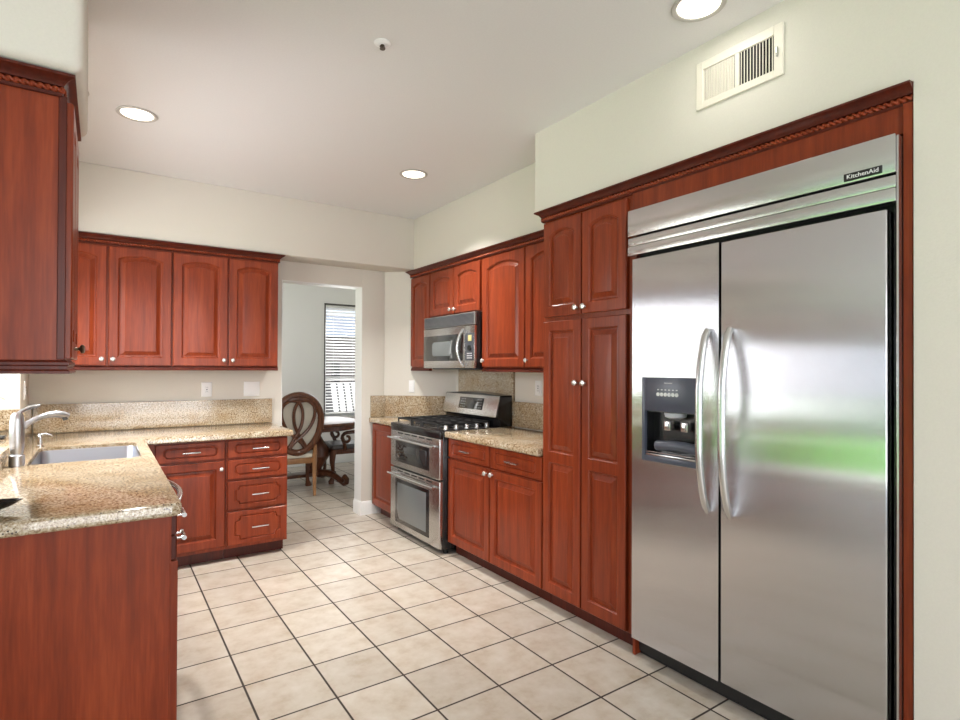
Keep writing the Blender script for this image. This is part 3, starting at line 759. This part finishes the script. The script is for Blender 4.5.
# right wall uppers
F = face_right(2.47)
G_UR = 'wall cabinets on the right wall'
def rail(t, y0, y1):
    mb = MB(); mb.sweep([(0, ZU0), (.014, ZU0), (.014, ZU0+.008), (.008, ZU0+.014), (.008, ZU0+.022), (.002, ZU0+.03), (0, ZU0+.03)], [(2.47, y1), (2.47, y0)], True)
    mb.box(2.47, 2.49, y0, y1, ZU0, ZU0+.03); mb.build('light_rail', CHERRY_D, t)
t = thing('wall_cabinet', 'narrow one-door cherry wall cabinet left of the microwave', 'cabinet', (2.6, 4.6, ZU0), G_UR)
mb = MB(); mb.prism([(2.47, 4.408), (2.788, 4.408), (2.788, 4.495), (2.475, 4.785), (2.47, 4.785)], 'z', ZU0+.03, ZU1); mb.build('body', CHERRY, t)
d = door_mesh(F, 4.414, 4.778, 1.412, 2.252, arch=.028, s=.05).build('door', CHERRY, t, sharp=12); knob(F, 4.44, 1.455, d)
rail(t, 4.43, 4.785)
t = thing('wall_cabinet', 'short two-door cherry wall cabinet directly above the microwave', 'cabinet', (2.63, 3.99, 1.85), G_UR)
frame_body('body', [(2.47, 2.788, 3.578, 4.406, 1.848, ZU1)], t)
for a0, a1, ka in ((4.003, 4.398, 4.032), (3.604, 3.993, 3.965)):
    d = door_mesh(F, a0, a1, 1.858, 2.252, arch=.028, s=.052).build('door', CHERRY, t, sharp=12); knob(F, ka, 1.895, d)
t = thing('wall_cabinet', 'tall two-door cherry wall cabinet between the microwave and the pantry', 'cabinet', (2.63, 3.04, ZU0), G_UR)
frame_body('body', [(2.47, 2.788, 2.504, 3.576, ZU0+.03, ZU1)], t)
rail(t, 2.504, 3.576)
for a0, a1, ka in ((3.046, 3.568, 3.54), (2.510, 3.036, 3.005)):
    d = door_mesh(F, a0, a1, 1.408, 2.252, arch=.04, s=.06).build('door', CHERRY, t, sharp=12); knob(F, ka, 1.455, d)
crown('crown_moulding', [(2.50, 4.790), (2.466, 4.790), (2.466, 2.502)], 'dark cherry crown moulding over the microwave wall cabinets', 'moulding', True,
      [((2.453, 4.79, 2.280), (2.453, 2.55, 2.280))])

# ------------------------------------------------------------------ pantry and refrigerator surround
t = thing('pantry_cabinet', 'tall four-door cherry pantry cabinet left of the steel refrigerator', 'cabinet', (2.45, 2.17, 0))
frame_body('body', [(2.17, 2.785, 1.836, 2.499, .088, ZU1)], t)
frame_body('toe_kick', [(2.225, 2.70, 1.836, 2.499, 0, .089)], t, CHERRY_D)
F = face_right(2.17)
for a0, a1, ka in ((2.186, 2.493, 2.212), (1.868, 2.176, 2.150)):
    d = door_mesh(F, a0, a1, 1.698, 2.250, arch=.03, s=.052).build('upper_door', CHERRY, t, sharp=12); knob(F, ka, 1.735, d)
    d = door_mesh(F, a0, a1, .098, 1.672, s=.052, split=.888).build('lower_door', CHERRY, t, sharp=12); knob(F, ka, 1.322, d)
t = thing('refrigerator_surround', 'cherry header panel and side stile framing the built-in refrigerator', 'cabinet frame', (2.3, .72, 0))
frame_body('header_panel', [(2.158, 2.18, .716, 1.832, 2.172, 2.266)], t)
frame_body('side_stile', [(2.150, 2.78, .688, .714, 0, 2.266)], t)
frame_body('filler_strip', [(2.165, 2.30, 1.818, 1.834, .0, 2.172)], t)
crown('crown_moulding', [(2.415, 2.502), (2.166, 2.502), (2.166, .686)], 'dark cherry crown moulding with rope bead over pantry and refrigerator', 'moulding', True,
      [((2.40, 2.515, 2.280), (2.153, 2.515, 2.280)), ((2.153, 2.515, 2.280), (2.153, .688, 2.280))])

# ------------------------------------------------------------------ refrigerator
t = thing('refrigerator', 'wide stainless steel side-by-side built-in refrigerator with door dispenser', 'refrigerator', (2.45, 1.27, 0))
MB().box(2.19, 2.78, .722, 1.815, .02, 2.165, .002).build('body', BLACKM, t)
def steel_slab(y0, y1, z0, z1, hole=None):
    """door slab X 2.12..2.185 with rounded vertical edges, and a recess opening for the dispenser"""
    mb = MB()
    if hole is None: mb.box(2.12, 2.185, y0, y1, z0, z1, .006, 3)
    else:
        hy0, hy1, hz0, hz1 = hole
        mb.box(2.12, 2.185, y0, hy0, z0, z1); mb.box(2.12, 2.185, hy1, y1, z0, z1)
        mb.box(2.12, 2.185, hy0, hy1, z0, hz0); mb.box(2.12, 2.185, hy0, hy1, hz1, z1)
    return mb
dl = steel_slab(1.347, 1.802, .105, 1.928, (1.424, 1.737, .970, 1.360)).build('freezer_door', STEEL_F, t)
dr = steel_slab(.748, 1.339, .105, 1.928).build('refrigerator_door', STEEL_F, t)
def bow_handle(y, door):
    pts = []
    for k in range(25):
        q = k/24; s_ = math.sin(q*PI)
        pts.append((2.112-.062*min(1, s_*1.15)**.6, y+.0, .80+q*.765))
    rs = [.013]+[.0155]*23+[.013]
    MB().tube(pts, rs, 14).build('handle', SATIN, door)
bow_handle(1.392, dl); bow_handle(1.290, dr)
# dispenser: bezel, recess, controls
mb = MB(); mb.box(2.112, 2.13, 1.424, 1.441, .970, 1.360, .002).box(2.112, 2.13, 1.720, 1.737, .970, 1.360, .002).box(2.112, 2.13, 1.441, 1.720, .970, .997, .002).box(2.112, 2.13, 1.441, 1.720, 1.205, 1.360, .002)
mb.build('dispenser_bezel', SLATE, dl, 'slate blue dispenser frame')
mb = MB(); mb.box(2.175, 2.184, 1.441, 1.720, .997, 1.205).box(2.13, 2.176, 1.441, 1.445, .997, 1.205).box(2.13, 2.176, 1.716, 1.720, .997, 1.205).box(2.13, 2.176, 1.445, 1.716, 1.20, 1.206)
mb.build('dispenser_recess', BLACK, dl)
mb = MB()
for k in range(6): mb.lathe([(.009, 0), (.009, .002), (.0065, .002), (.0065, .0005), (0, .0005)], (2.1115, 1.644-k*.020, 1.283), (-1, 0, 0), 12)
for k in range(6): mb.box(2.1105, 2.1125, 1.640-k*.020, 1.648-k*.020, 1.302, 1.306)
mb.build('dispenser_button', LIGHTTXT, dl)
mb = MB(); mb.lathe([(.050, 0), (.046, .018), (.02, .028), (.0, .028)], (2.145, 1.574, 1.2), (0, 0, -1), 20); mb.build('ice_chute', plain('frosted_plastic', (.55, .57, .62), .3), dl)
for y in (1.614, 1.524):
    mb = MB(); mb.box(2.136, 2.142, y-.018, y+.018, 1.118, 1.160, .003).box(2.130, 2.137, y-.011, y+.011, 1.125, 1.150, .001)
    mb.build('dispenser_paddle', SATIN, dl)
mb = MB(); mb.tube([(2.135, 1.664, 1.045), (2.128, 1.589, 1.052), (2.128, 1.519, 1.052), (2.135, 1.451, 1.045)], .024, 12); mb.build('drip_tray_guard', SLATE, dl)
mb = MB(); mb.box(2.116, 2.17, 1.445, 1.716, .998, 1.006, .001).box(2.113, 2.118, 1.445, 1.716, 1.013, 1.017)
mb.build('drip_grate', SATIN, dl)
# top grille
gp = MB(); gp.box(2.112, 2.185, .722, 1.826, 2.040, 2.166, .003); gp = gp.build('top_panel', STEEL, t)
mb = MB(); mb.box(2.116, 2.185, .722, 1.826, 1.992, 2.032, .003).box(2.112, 2.185, .722, 1.826, 1.946, 1.990, .003)
mb.build('louvre_strip', STEEL, t)
bd = MB().box(2.1085, 2.1125, .758, .872, 2.046, 2.072, .0008).build('badge', BLACK, gp, 'black maker badge with silver lettering')
def text(body, size, loc, rot, mat, parent, name='lettering', ext=.0006, sx=1.0):
    c = bpy.data.curves.new(name, 'FONT'); c.body = body; c.size = size; c.extrude = ext; c.align_x = 'CENTER'; c.align_y = 'CENTER'
    tmp = bpy.data.objects.new('tmp_text', c); COL.objects.link(tmp)
    dg = bpy.context.evaluated_depsgraph_get(); me = bpy.data.meshes.new_from_object(tmp.evaluated_get(dg))
    bpy.data.objects.remove(tmp); bpy.data.curves.remove(c)
    me.transform(Matrix.Translation(Vector(loc)-ORG[parent.name]) @ rot @ Matrix.Diagonal((sx, 1, 1, 1)))
    me.name = name; me.materials.clear(); me.materials.append(mat)
    o = bpy.data.objects.new(name, me); COL.objects.link(o); o.parent = parent; ORG[o.name] = ORG[parent.name]
    return o
ROT_R = Matrix(((0, 0, -1, 0), (-1, 0, 0, 0), (0, 1, 0, 0), (0, 0, 0, 1)))   # text reading on a face that looks to -X
text('KitchenAid', .0205, (2.1079, .815, 2.0595), ROT_R, LIGHTTXT, gp, sx=1.04)
text('KitchenAid', .0085, (2.1115, 1.589, 1.335), ROT_R, LIGHTTXT, dl, sx=1.1)
mb = MB(); mb.box(2.165, 2.185, .735, .744, .105, 1.94); mb.build('hinge_edge', BLACK, t)
mb = MB(); mb.box(2.118, 2.19, .7155, .7215, .0, 2.16, .001); mb.build('side_trim', SATIN, t)
mb = MB(); mb.box(2.20, 2.24, .725, 1.812, .004, .10)
for k in range(60): mb.box(2.192, 2.202, .735+k*.0178, .743+k*.0178, .012, .092)
mb.build('kick_grille', BLACKM, t)

# ------------------------------------------------------------------ range
t = thing('gas_range', 'stainless double-oven gas range with black cooktop and sides', 'range', (2.42, 4.0, 0))
RY0, RY1 = 3.585, 4.436
MB().box(2.115, 2.76, RY0, RY1, .035, .905, .004).build('body', BLACK, t)
mb = MB(); mb.box(2.10, 2.70, RY0-.006, RY1+.004, .905, .928, .006).box(2.085, 2.12, RY0, RY1, .868, .926, .006)
mb.build('cooktop', BLACK, t)
def oven_door(name, z0, z1, wz0, wz1, hz):
    mb = MB(); mb.box(2.085, 2.118, RY0+.004, RY1-.004, z0, z1, .006, 3); d = mb.build(name, STEEL, t)
    mb = MB(); mb.box(2.0825, 2.09, 3.745, 4.335, wz0-.035, wz1+.030, .003); mb.build('window_border', BLACK, d)
    mb = MB(); mb.box(2.080, 2.086, 3.79, 4.29, wz0, wz1, .002); mb.build('window', GREYGL if z0 < .3 else GLASSB, d)
    mb = MB()
    for y in (3.66, 4.36): mb.tube([(2.088, y, hz), (2.045, y, hz)], .009, 10)
    mb.tube([(2.045, 3.615, hz), (2.042, 3.8, hz), (2.042, 4.2, hz), (2.045, 4.405, hz)], .0095, 12); mb.build('handle', SATIN, d)
    mb = MB()
    for k in range(5): mb.box(2.083, 2.087, 3.70+k*.125, 3.79+k*.125, z1-.022, z1-.012)
    mb.build('vent_slot', BLACKM, d)
    return d
oven_door('upper_oven_door', .558, .866, .640, .755, .805)
oven_door('lower_oven_door', .042, .545, .125, .430, .500)
for y in (3.62, 4.39):
    for x in (2.16, 2.70): MB().lathe([(.02, 0), (.02, .01), (.012, .012), (.012, .036)], (x, y, .0), (0, 0, 1), 12).build('foot', BLACKM, t)
# backguard
mb = MB(); mb.prism([(2.645, .928), (2.762, .928), (2.762, 1.178), (2.650, 1.178), (2.605, 1.00), (2.645, .985)], 'y', RY0, RY1, .004)
L = []
for k in range(13):
    q = k/12; y = RY0+(RY1-RY0)*q; h = 1.178+.020*math.sin(q*PI)
    L.append([(2.643, y, 1.165), (2.762, y, 1.165), (2.762, y, h-.006), (2.74, y, h), (2.648, y, h-.004)])
mb.loops([[Vector(p) for p in lp] for lp in L])
bg = mb.build('backguard', BLACK, t)
mb = MB(); mb.prism([(2.6005, 1.004), (2.609, 1.002), (2.650, 1.172), (2.6425, 1.173)], 'y', RY0+.008, RY1-.008, .001); mb.build('control_panel', STEEL, bg)
mb = MB(); mb.prism([(2.6105, 1.050), (2.617, 1.048), (2.640, 1.145), (2.6335, 1.147)], 'y', 3.80, 4.17, .001); mb.build('display', GLASSB, bg)
mb = MB()
for k in range(4):
    for j in range(6):
        x = 2.6105+(2.6335-2.6105)*((k+.7)/4.4); z = 1.050+.097*((k+.7)/4.4); y = 3.82+j*.027+(.17 if j > 2 else 0)
        mb.box(x-.001, x+.001, y, y+.014, z-.003, z+.003)
mb.build('button', plain('panel_print', (.45, .47, .47), .5), bg)
# burners, grates, knobs
for x, y in ((2.27, 3.80), (2.27, 4.21), (2.54, 3.80), (2.54, 4.21), (2.40, 4.005)):
    MB().lathe([(.055, 0), (.055, .006), (.04, .008), (.04, .018), (.02, .020), (0, .020)], (x, y, .928), (0, 0, 1), 20).build('burner', IRON, t)
for y0, y1 in ((3.70, 3.965), (3.975, 4.135), (4.145, 4.405)):
    mb = MB(); r = .007; z = .962
    ym = (y0+y1)/2
    mb.tube([(2.14, y0+.01, z), (2.14, y1-.01, z), (2.62, y1-.01, z), (2.62, y0+.01, z)], r, 8, True)
    for x in (2.27, 2.54, 2.405): mb.tube([(x, y0+.01, z), (x, y1-.01, z)], r*.9, 8)
    mb.tube([(2.14, ym, z), (2.62, ym, z)], r*.9, 8)
    for x in (2.14, 2.38, 2.62):
        for y in (y0+.01, y1-.01): mb.tube([(x, y, z), (x, y, .929)], r, 8)
    mb.build('grate', IRON, t)
for k in range(5):
    mb = MB(); x = 2.165+k*.095
    mb.lathe([(.021, 0), (.021, .004), (.017, .007), (.0155, .028), (.012, .031), (0, .031)], (x, 3.635, .929), (0, 0, 1), 18)
    mb.box(x-.003, x+.003, 3.619, 3.651, .957, .964, .001); mb.build('knob', SATIN, t)

# ------------------------------------------------------------------ microwave
t = thing('microwave_oven', 'stainless over-the-range microwave hung under the short wall cabinet', 'microwave', (2.58, 4.0, 1.40))
MB().box(2.415, 2.785, RY0+.002, 4.412, 1.395, 1.845, .004).build('body', BLACK, t)
mb = MB(); mb.box(2.396, 2.418, RY0+.004, 4.410, 1.742, 1.842, .004); vg = mb.build('vent_grille', plain('grille_steel', (.30, .30, .30), .4, .8), t)
mb = MB()
for k in range(9): mb.box(2.3925, 2.398, RY0+.02, 4.395, 1.752+k*.0095, 1.7565+k*.0095)
mb.build('louvre', DGREY, vg)
d = MB().box(2.393, 2.416, 3.728, 4.410, 1.398, 1.738, .004).build('door', STEEL, t)
MB().box(2.3905, 2.396, 3.755, 4.408, 1.458, 1.676, .003).build('window_border', GLASSB, d)
mb = MB(); L = []
for g, x in ((0, 2.3915), (0, 2.3885), (.006, 2.3875)):
    lp = []
    for cx, cy, a in ((3.93+.03, 1.50+.03, PI), (4.25-.03, 1.50+.03, -PI/2), (4.25-.03, 1.62-.03, 0), (3.93+.03, 1.62-.03, PI/2)):
        lp += [Vector((x, y, z)) for y, z in rounded(cx, cy, .03-g, a, a+PI/2, 4)]
    L.append(lp)
mb.loops(L); mb.build('window', GREYGL, d)
pts = [(2.393-.05*math.sin(k/16*PI)**.7, 3.752+.012*math.sin(k/16*PI), 1.41+k/16*.30) for k in range(17)]
MB().tube(pts, .0105, 12).build('handle', SATIN, d)
cp = MB().box(2.393, 2.416, RY0+.004, 3.724, 1.398, 1.738, .004).build('control_panel', STEEL, t)
MB().box(2.3905, 2.396, RY0+.010, 3.720, 1.458, 1.676, .002).build('key_pad', DGREY, cp)
MB().box(2.3885, 2.3925, 3.625, 3.675, 1.612, 1.660, .001).build('display', LCD, cp)
mb = MB(); mb.lathe([(.024, 0), (.024, .006), (.02, .012), (0, .012)], (2.391, 3.650, 1.558), (-1, 0, 0), 18); mb.build('dial', BLACK, cp)
mb = MB()
for k in range(3):
    for j in range(4): mb.box(2.3893, 2.3915, 3.62+j*.019, 3.632+j*.019, 1.475+k*.018, 1.483+k*.018)
mb.build('button', LIGHTTXT, cp)
MB().box(2.45, 2.74, 3.65, 4.35, 1.388, 1.396).build('underside_grille', DGREY, t)

# ------------------------------------------------------------------ switches and outlets
def wall_plate(name, label, cat, F, a, z, w_=.078, h_=.118, kind='outlet', loc=None):
    o = F(a, 0, z-h_/2); t = thing(name, label, cat, tuple(o))
    mb = MB(); L = []
    for i, d in ((0, .0005), (0, .003), (.003, .006), (.006, .0065)):
        L.append([F(a-w_/2+i, d, z-h_/2+i), F(a+w_/2-i, d, z-h_/2+i), F(a+w_/2-i, d, z+h_/2-i), F(a-w_/2+i, d, z+h_/2-i)])
    mb.loops(L); mb.build('cover_plate', PLATE, t)
    n = 2 if w_ > .1 else 1
    for k in range(n):
        c = a+(k-(n-1)/2)*.048; mb = MB()
        L = [[F(c-.017, .005, z-.033), F(c+.017, .005, z-.033), F(c+.017, .005, z+.033), F(c-.017, .005, z+.033)],
             [F(c-.017, .009, z-.033), F(c+.017, .009, z-.033), F(c+.017, .0075, z+.033), F(c-.017, .0075, z+.033)]]
        mb.loops(L); r = mb.build('rocker' if kind == 'switch' else 'socket', PLATE, t)
        if kind == 'outlet':
            mb = MB()
            for zz in (z-.018, z+.018):
                for da in (-.006, .006):
                    mb.loops([[F(c+da-.001, d, zz-.004), F(c+da+.001, d, zz-.004), F(c+da+.001, d, zz+.004), F(c+da-.001, d, zz+.004)] for d in (.007, .0096)])
            mb.loops([[F(c-.004, d, z-.004), F(c+.004, d, z-.004), F(c+.004, d, z+.004), F(c-.004, d, z+.004)] for d in (.007, .0098)])
            mb.build('slot', BLACKM, r)
    return t
FB = face_back(YW)
wall_plate('power_outlet', 'white single outlet plate above the far granite backsplash', 'outlet', FB, .706, 1.215)
wall_plate('light_switch', 'white double light switch plate near the doorway above the backsplash', 'light switch', FB, 1.052, 1.215, .128, .122, 'switch')
wall_plate('power_outlet', 'white outlet plate on the right wall between range panel and pantry', 'outlet', face_right(2.79), 3.285, 1.245)
wall_plate('power_outlet', 'white outlet plate on the narrow wall beside the sink window', 'outlet', face_left(-.42), 4.70, 1.24)
dg = Vector((2.79-2.27, 4.50-4.98, 0)).normalized(); nn = Vector((dg.y, -dg.x, 0))
if nn.dot(Vector((-1, -1, 0))) < 0: nn = -nn
def face_diag(a, d, z): return Vector((2.27, 4.98, 0))+dg*a+nn*d+Vector((0, 0, z))
wall_plate('light_switch', 'white light switch plate on the angled corner wall left of the range', 'light switch', face_diag, .275, 1.22, .056, .118, 'switch')

# ------------------------------------------------------------------ ceiling fittings and vent
def can_light(x, y, label, power=26, cone=110):
    t = thing('recessed_light', label, 'ceiling light', (x, y, ZC), 'recessed ceiling lights')
    MB().lathe([(.082, -.0005), (.100, -.0005), (.102, -.004), (.098, -.007), (.084, -.006), (.081, -.002)], (x, y, ZC), (0, 0, 1), 36).build('trim_ring', plain('lamp_ring', (.50, .48, .45), .4), t)
    MB().lathe([(.080, -.001), (.080, -.0035), (.04, -.004), (0, -.004)], (x, y, ZC), (0, 0, 1), 32).build('lamp', LAMP, t, 'glowing white lamp')
    l = bpy.data.lights.new('downlight', 'AREA'); l.shape = 'DISK'; l.size = .15; l.energy = power; l.color = (1, .96, .90); l.spread = math.radians(cone)
    o = bpy.data.objects.new('downlight', l); COL.objects.link(o); o.location = (0, 0, -.012); o.parent = t
can_light(.152, 3.632, 'round recessed light in the ceiling above the sink corner worktop')
can_light(1.865, 3.604, 'round recessed light in the ceiling before the microwave cabinets', 26)
can_light(1.90, 1.294, 'round recessed light in the ceiling closest to the wall vent', 1.3, 180)
can_light(-.165, 3.50, 'recessed light almost hidden behind the left soffit', 8)
t = thing('fire_sprinkler', 'small chrome fire sprinkler in the middle of the ceiling', 'sprinkler', (.997, 2.225, ZC))
MB().lathe([(.036, -.0005), (.036, -.003), (.028, -.008), (.014, -.010), (0, -.010)], (.997, 2.225, ZC), (0, 0, 1), 28).build('escutcheon', PLATE, t)
mb = MB(); mb.lathe([(.009, -.008), (.009, -.014), (.004, -.016), (.004, -.022), (.012, -.024), (.012, -.027), (0, -.027)], (.997, 2.225, ZC), (0, 0, 1), 14)
for s_ in (-1, 1): mb.tube([(.997+s_*.009, 2.225, ZC-.013), (.997+s_*.012, 2.225, ZC-.019), (.997, 2.225, ZC-.025)], .002, 6)
mb.build('sprinkler_head', plain('dark_brass', (.16, .13, .10), .35, .9), t)
t = thing('air_vent', 'white louvred air vent high on the wall above the refrigerator', 'vent', (2.145, 1.278, 2.526))
F = face_right(2.145)
mb = MB()
for y0, y1, z0, z1 in ((1.092, 1.128, 2.526, 2.728), (1.434, 1.466, 2.526, 2.728), (1.128, 1.434, 2.526, 2.556), (1.128, 1.434, 2.692, 2.728), (1.270, 1.288, 2.556, 2.692)):
    mb.box(2.136, 2.1449, y0, y1, z0, z1, .0015, 1)
mb.build('frame', CREAM, t)
MB().box(2.1445, 2.1449, 1.128, 1.434, 2.556, 2.692).build('backing', DARKHOLE, t)
mb = MB()
for k in range(11):
    y = 1.134+k*.0127; mb.prism([(2.1385, y), (2.1395, y-.002), (2.1445, y+.003), (2.1435, y+.005)], 'z', 2.556, 2.692)
for k in range(12):
    y = 1.292+k*.0122; mb.prism([(2.1375, y), (2.1385, y-.0015), (2.1435, y+.0115), (2.1425, y+.013)], 'z', 2.556, 2.690)
mb.build('louvres', CREAM, t)
MB().box(2.128, 2.137, 1.112, 1.116, 2.60, 2.64, .001).build('lever', SATIN, t)

# ------------------------------------------------------------------ dining room
t = thing('dining_table', 'dark carved wooden dining table with scrolled pedestal base', 'table', (1.88, 6.70, 0))
mb = MB(); L = []
def ell(rx, ry, z, p=3.2, n=48):
    out = []
    for k in range(n):
        a = 2*PI*k/n; c, s_ = math.cos(a), math.sin(a)
        out.append(Vector((1.88+rx*abs(c)**(2/p)*(1 if c > 0 else -1), 6.70+ry*abs(s_)**(2/p)*(1 if s_ > 0 else -1), z)))
    return out
mb.loops([ell(.68, .46, .655), ell(.70, .48, .665), ell(.70, .48, .705), ell(.76, .54, .715), ell(.775, .555, .73), ell(.76, .54, .752), ell(.75, .53, .755)])
mb.build('tabletop', WALNUT, t)
for x in (1.60, 2.15):
    MB().lathe([(.10, .10), (.12, .12), (.075, .17), (.12, .24), (.17, .33), (.16, .42), (.09, .52), (.06, .58), (.11, .63), (.13, .66)], (x, 6.70, 0), (0, 0, 1), 24).build('pedestal', WALNUT, t)
mb = MB(); mb.box(1.38, 2.38, 6.60, 6.80, .09, .13, .01)
mb.build('base_beam', WALNUT, t)
for sx in (-1, 1):
    for sy in (-1, 1):
        cx = 1.88+sx*.30; pts = []
        for k in range(14):
            q = k/13; pts.append((cx+sx*.17*q, 6.70+sy*(.05+.40*q), .115-.075*q+.05*math.sin(q*PI)))
        pts += [(cx+sx*.18, 6.70+sy*.49, .06), (cx+sx*.18, 6.70+sy*.50, .10), (cx+sx*.17, 6.70+sy*.46, .125), (cx+sx*.165, 6.70+sy*.43, .10)]
        MB().tube(pts, [.05-.02*min(1, k/13) for k in range(len(pts))], 10).build('scroll_foot', WALNUT, t)

def carved_chair(root, cx, cy, rz, arms=False):
    R = Matrix.Translation((cx, cy, 0)) @ Matrix.Rotation(rz, 4, 'Z')
    def T(x, y, z): return R @ Vector((x, y, z))
    def done(mb, name, mat, label=None): return mb.build(name, mat, root, label)
    dark = WALNUT; leg_m = WALNUT if arms else HONEY
    # chair faces local +y; back at y = -.24
    mb = MB(); n = 40
    def bk(x, z): return -.235-.10*(z-.45)          # back rake
    ring = []
    for k in range(n):
        a = 2*PI*k/n; x = .245*math.cos(a)*(1+.10*math.sin(a)); z = .785+.315*math.sin(a)
        ring.append(T(x, bk(x, z), z))
    mb.tube(ring, .036, 10, True)
    # crest carving with a peaked top
    mb.tube([T(-.15, bk(0, 1.02), 1.03), T(-.08, bk(0, 1.04), 1.055), T(0, bk(0, 1.06), 1.065), T(.08, bk(0, 1.04), 1.055), T(.15, bk(0, 1.02), 1.03)], [.02, .035, .03, .035, .02], 10)
    mb.tube([T(-.10, bk(0, 1.09), 1.075), T(0, bk(0, 1.10), 1.098), T(.10, bk(0, 1.09), 1.075)], [.018, .026, .018], 10)
    done(mb, 'back_frame', dark, 'dark carved oval frame')
    mb = MB()
    for sg in (-1, 1):
        pts = [(sg*.012, 1.03), (sg*.06, 1.01), (sg*.05, .90), (sg*.012, .0), ]
        crv = []
        for k in range(25):
            q = k/24
            x = sg*(.15*math.sin(q*PI*1.0)**.8*(1-q*.25)+.0) if q < .7 else None
            crv.append(q)
        P1 = [(0, 1.03), (.095, 1.035), (.168, .97), (.172, .86), (.125, .745), (.05, .66), (0, .615), (-.05, .565), (-.085, .50)]
        P2 = [(0, 1.03), (.035, .96), (.048, .87), (.035, .77), (0, .69), (-.045, .61), (-.09, .535)]
        for P_, r in ((P1, .0185), (P2, .0175)):
            fine = []
            for i in range(len(P_)-1):
                p0 = P_[max(0, i-1)]; p1 = P_[i]; p2 = P_[i+1]; p3 = P_[min(len(P_)-1, i+2)]
                for s_ in range(5):
                    u = s_/5
                    c = [.5*((2*p1[j])+(-p0[j]+p2[j])*u+(2*p0[j]-5*p1[j]+4*p2[j]-p3[j])*u*u+(-p0[j]+3*p1[j]-3*p2[j]+p3[j])*u**3) for j in (0, 1)]
                    fine.append(c)
            fine.append(P_[-1])
            mb.tube([T(sg*x, bk(0, z)-.004, z) for x, z in fine], r, 8)
    done(mb, 'back_splat', dark, 'interlaced ribbon splat')
    mb = MB(); lp0, lp1 = [], []
    for k in range(36):
        a = 2*PI*k/36; x = .222*math.cos(a); z = .77+.285*math.sin(a)
        lp0.append(T(x, bk(0, z)+.030, z)); lp1.append(T(x*.96, bk(0, z)+.048, .77+(z-.77)*.96))
    mb.loops([lp0, lp1]); done(mb, 'back_pad', FABRIC)
    mb = MB(); t_ = bmesh.new(); bmesh.ops.create_cube(t_, size=1)
    for v in t_.verts:
        wx = .24 if v.co.y > 0 else .205
        v.co = Vector((v.co.x*2*wx, v.co.y*.48, .435+v.co.z*.055))
    bmesh.ops.bevel(t_, geom=t_.edges[:], offset=.022, segments=3, affect='EDGES', profile=.6); mb.merge(t_, R)
    done(mb, 'seat', LEATHER if arms else FABRIC)
    mb = MB(); t_ = bmesh.new(); bmesh.ops.create_cube(t_, size=1)
    for v in t_.verts:
        wx = .245 if v.co.y > 0 else .20
        v.co = Vector((v.co.x*2*wx, v.co.y*.49, .378+v.co.z*.06))
    bmesh.ops.bevel(t_, geom=t_.edges[:], offset=.006, segments=2, affect='EDGES', profile=.5); mb.merge(t_, R); done(mb, 'seat_rail', leg_m)
    for sx in (-1, 1):
        mb = MB(); mb.tube([T(sx*.175, -.30, .0), T(sx*.18, -.265, .14), T(sx*.185, -.24, .30), T(sx*.185, -.24, .42), T(sx*.19, -.25, .55)], [.017, .021, .025, .026, .02], 8); done(mb, 'rear_leg', leg_m)
        mb = MB(); mb.tube([T(sx*.235, .25, .0), T(sx*.232, .25, .03), T(sx*.222, .235, .06), T(sx*.215, .225, .14), T(sx*.228, .238, .26), T(sx*.232, .235, .36), T(sx*.222, .22, .40)], [.034, .036, .024, .020, .032, .042, .036], 10); done(mb, 'front_leg', dark)
        if arms:
            pts = [T(sx*.215, -.26, .63), T(sx*.245, -.10, .62), T(sx*.265, .06, .61)]
            for k in range(14):
                a = PI/2-k*.5; rr = .068-.0035*k
                pts.append(T(sx*.268, .075+math.cos(a)*rr*1.0, .542+math.sin(a)*rr))
            mb = MB(); mb.tube(pts, [.022]*3+[.022-.0005*k for k in range(14)], 10)
            mb.tube([T(sx*.268, .13, .56), T(sx*.25, .10, .48), T(sx*.235, .08, .40)], [.02, .024, .024], 8); done(mb, 'armrest', dark)
CH = thing('dining_chair', 'carved oval-back dining chair with ribbon splat seen from behind', 'chair', (1.77, 6.30, 0))
carved_chair(CH, 1.775, 6.33, math.radians(-4))
CH2 = thing('dining_chair', 'dark carved armchair with scrolled arms at the table end', 'chair', (2.62, 6.82, 0))
carved_chair(CH2, 2.56, 6.72, math.radians(84), True)
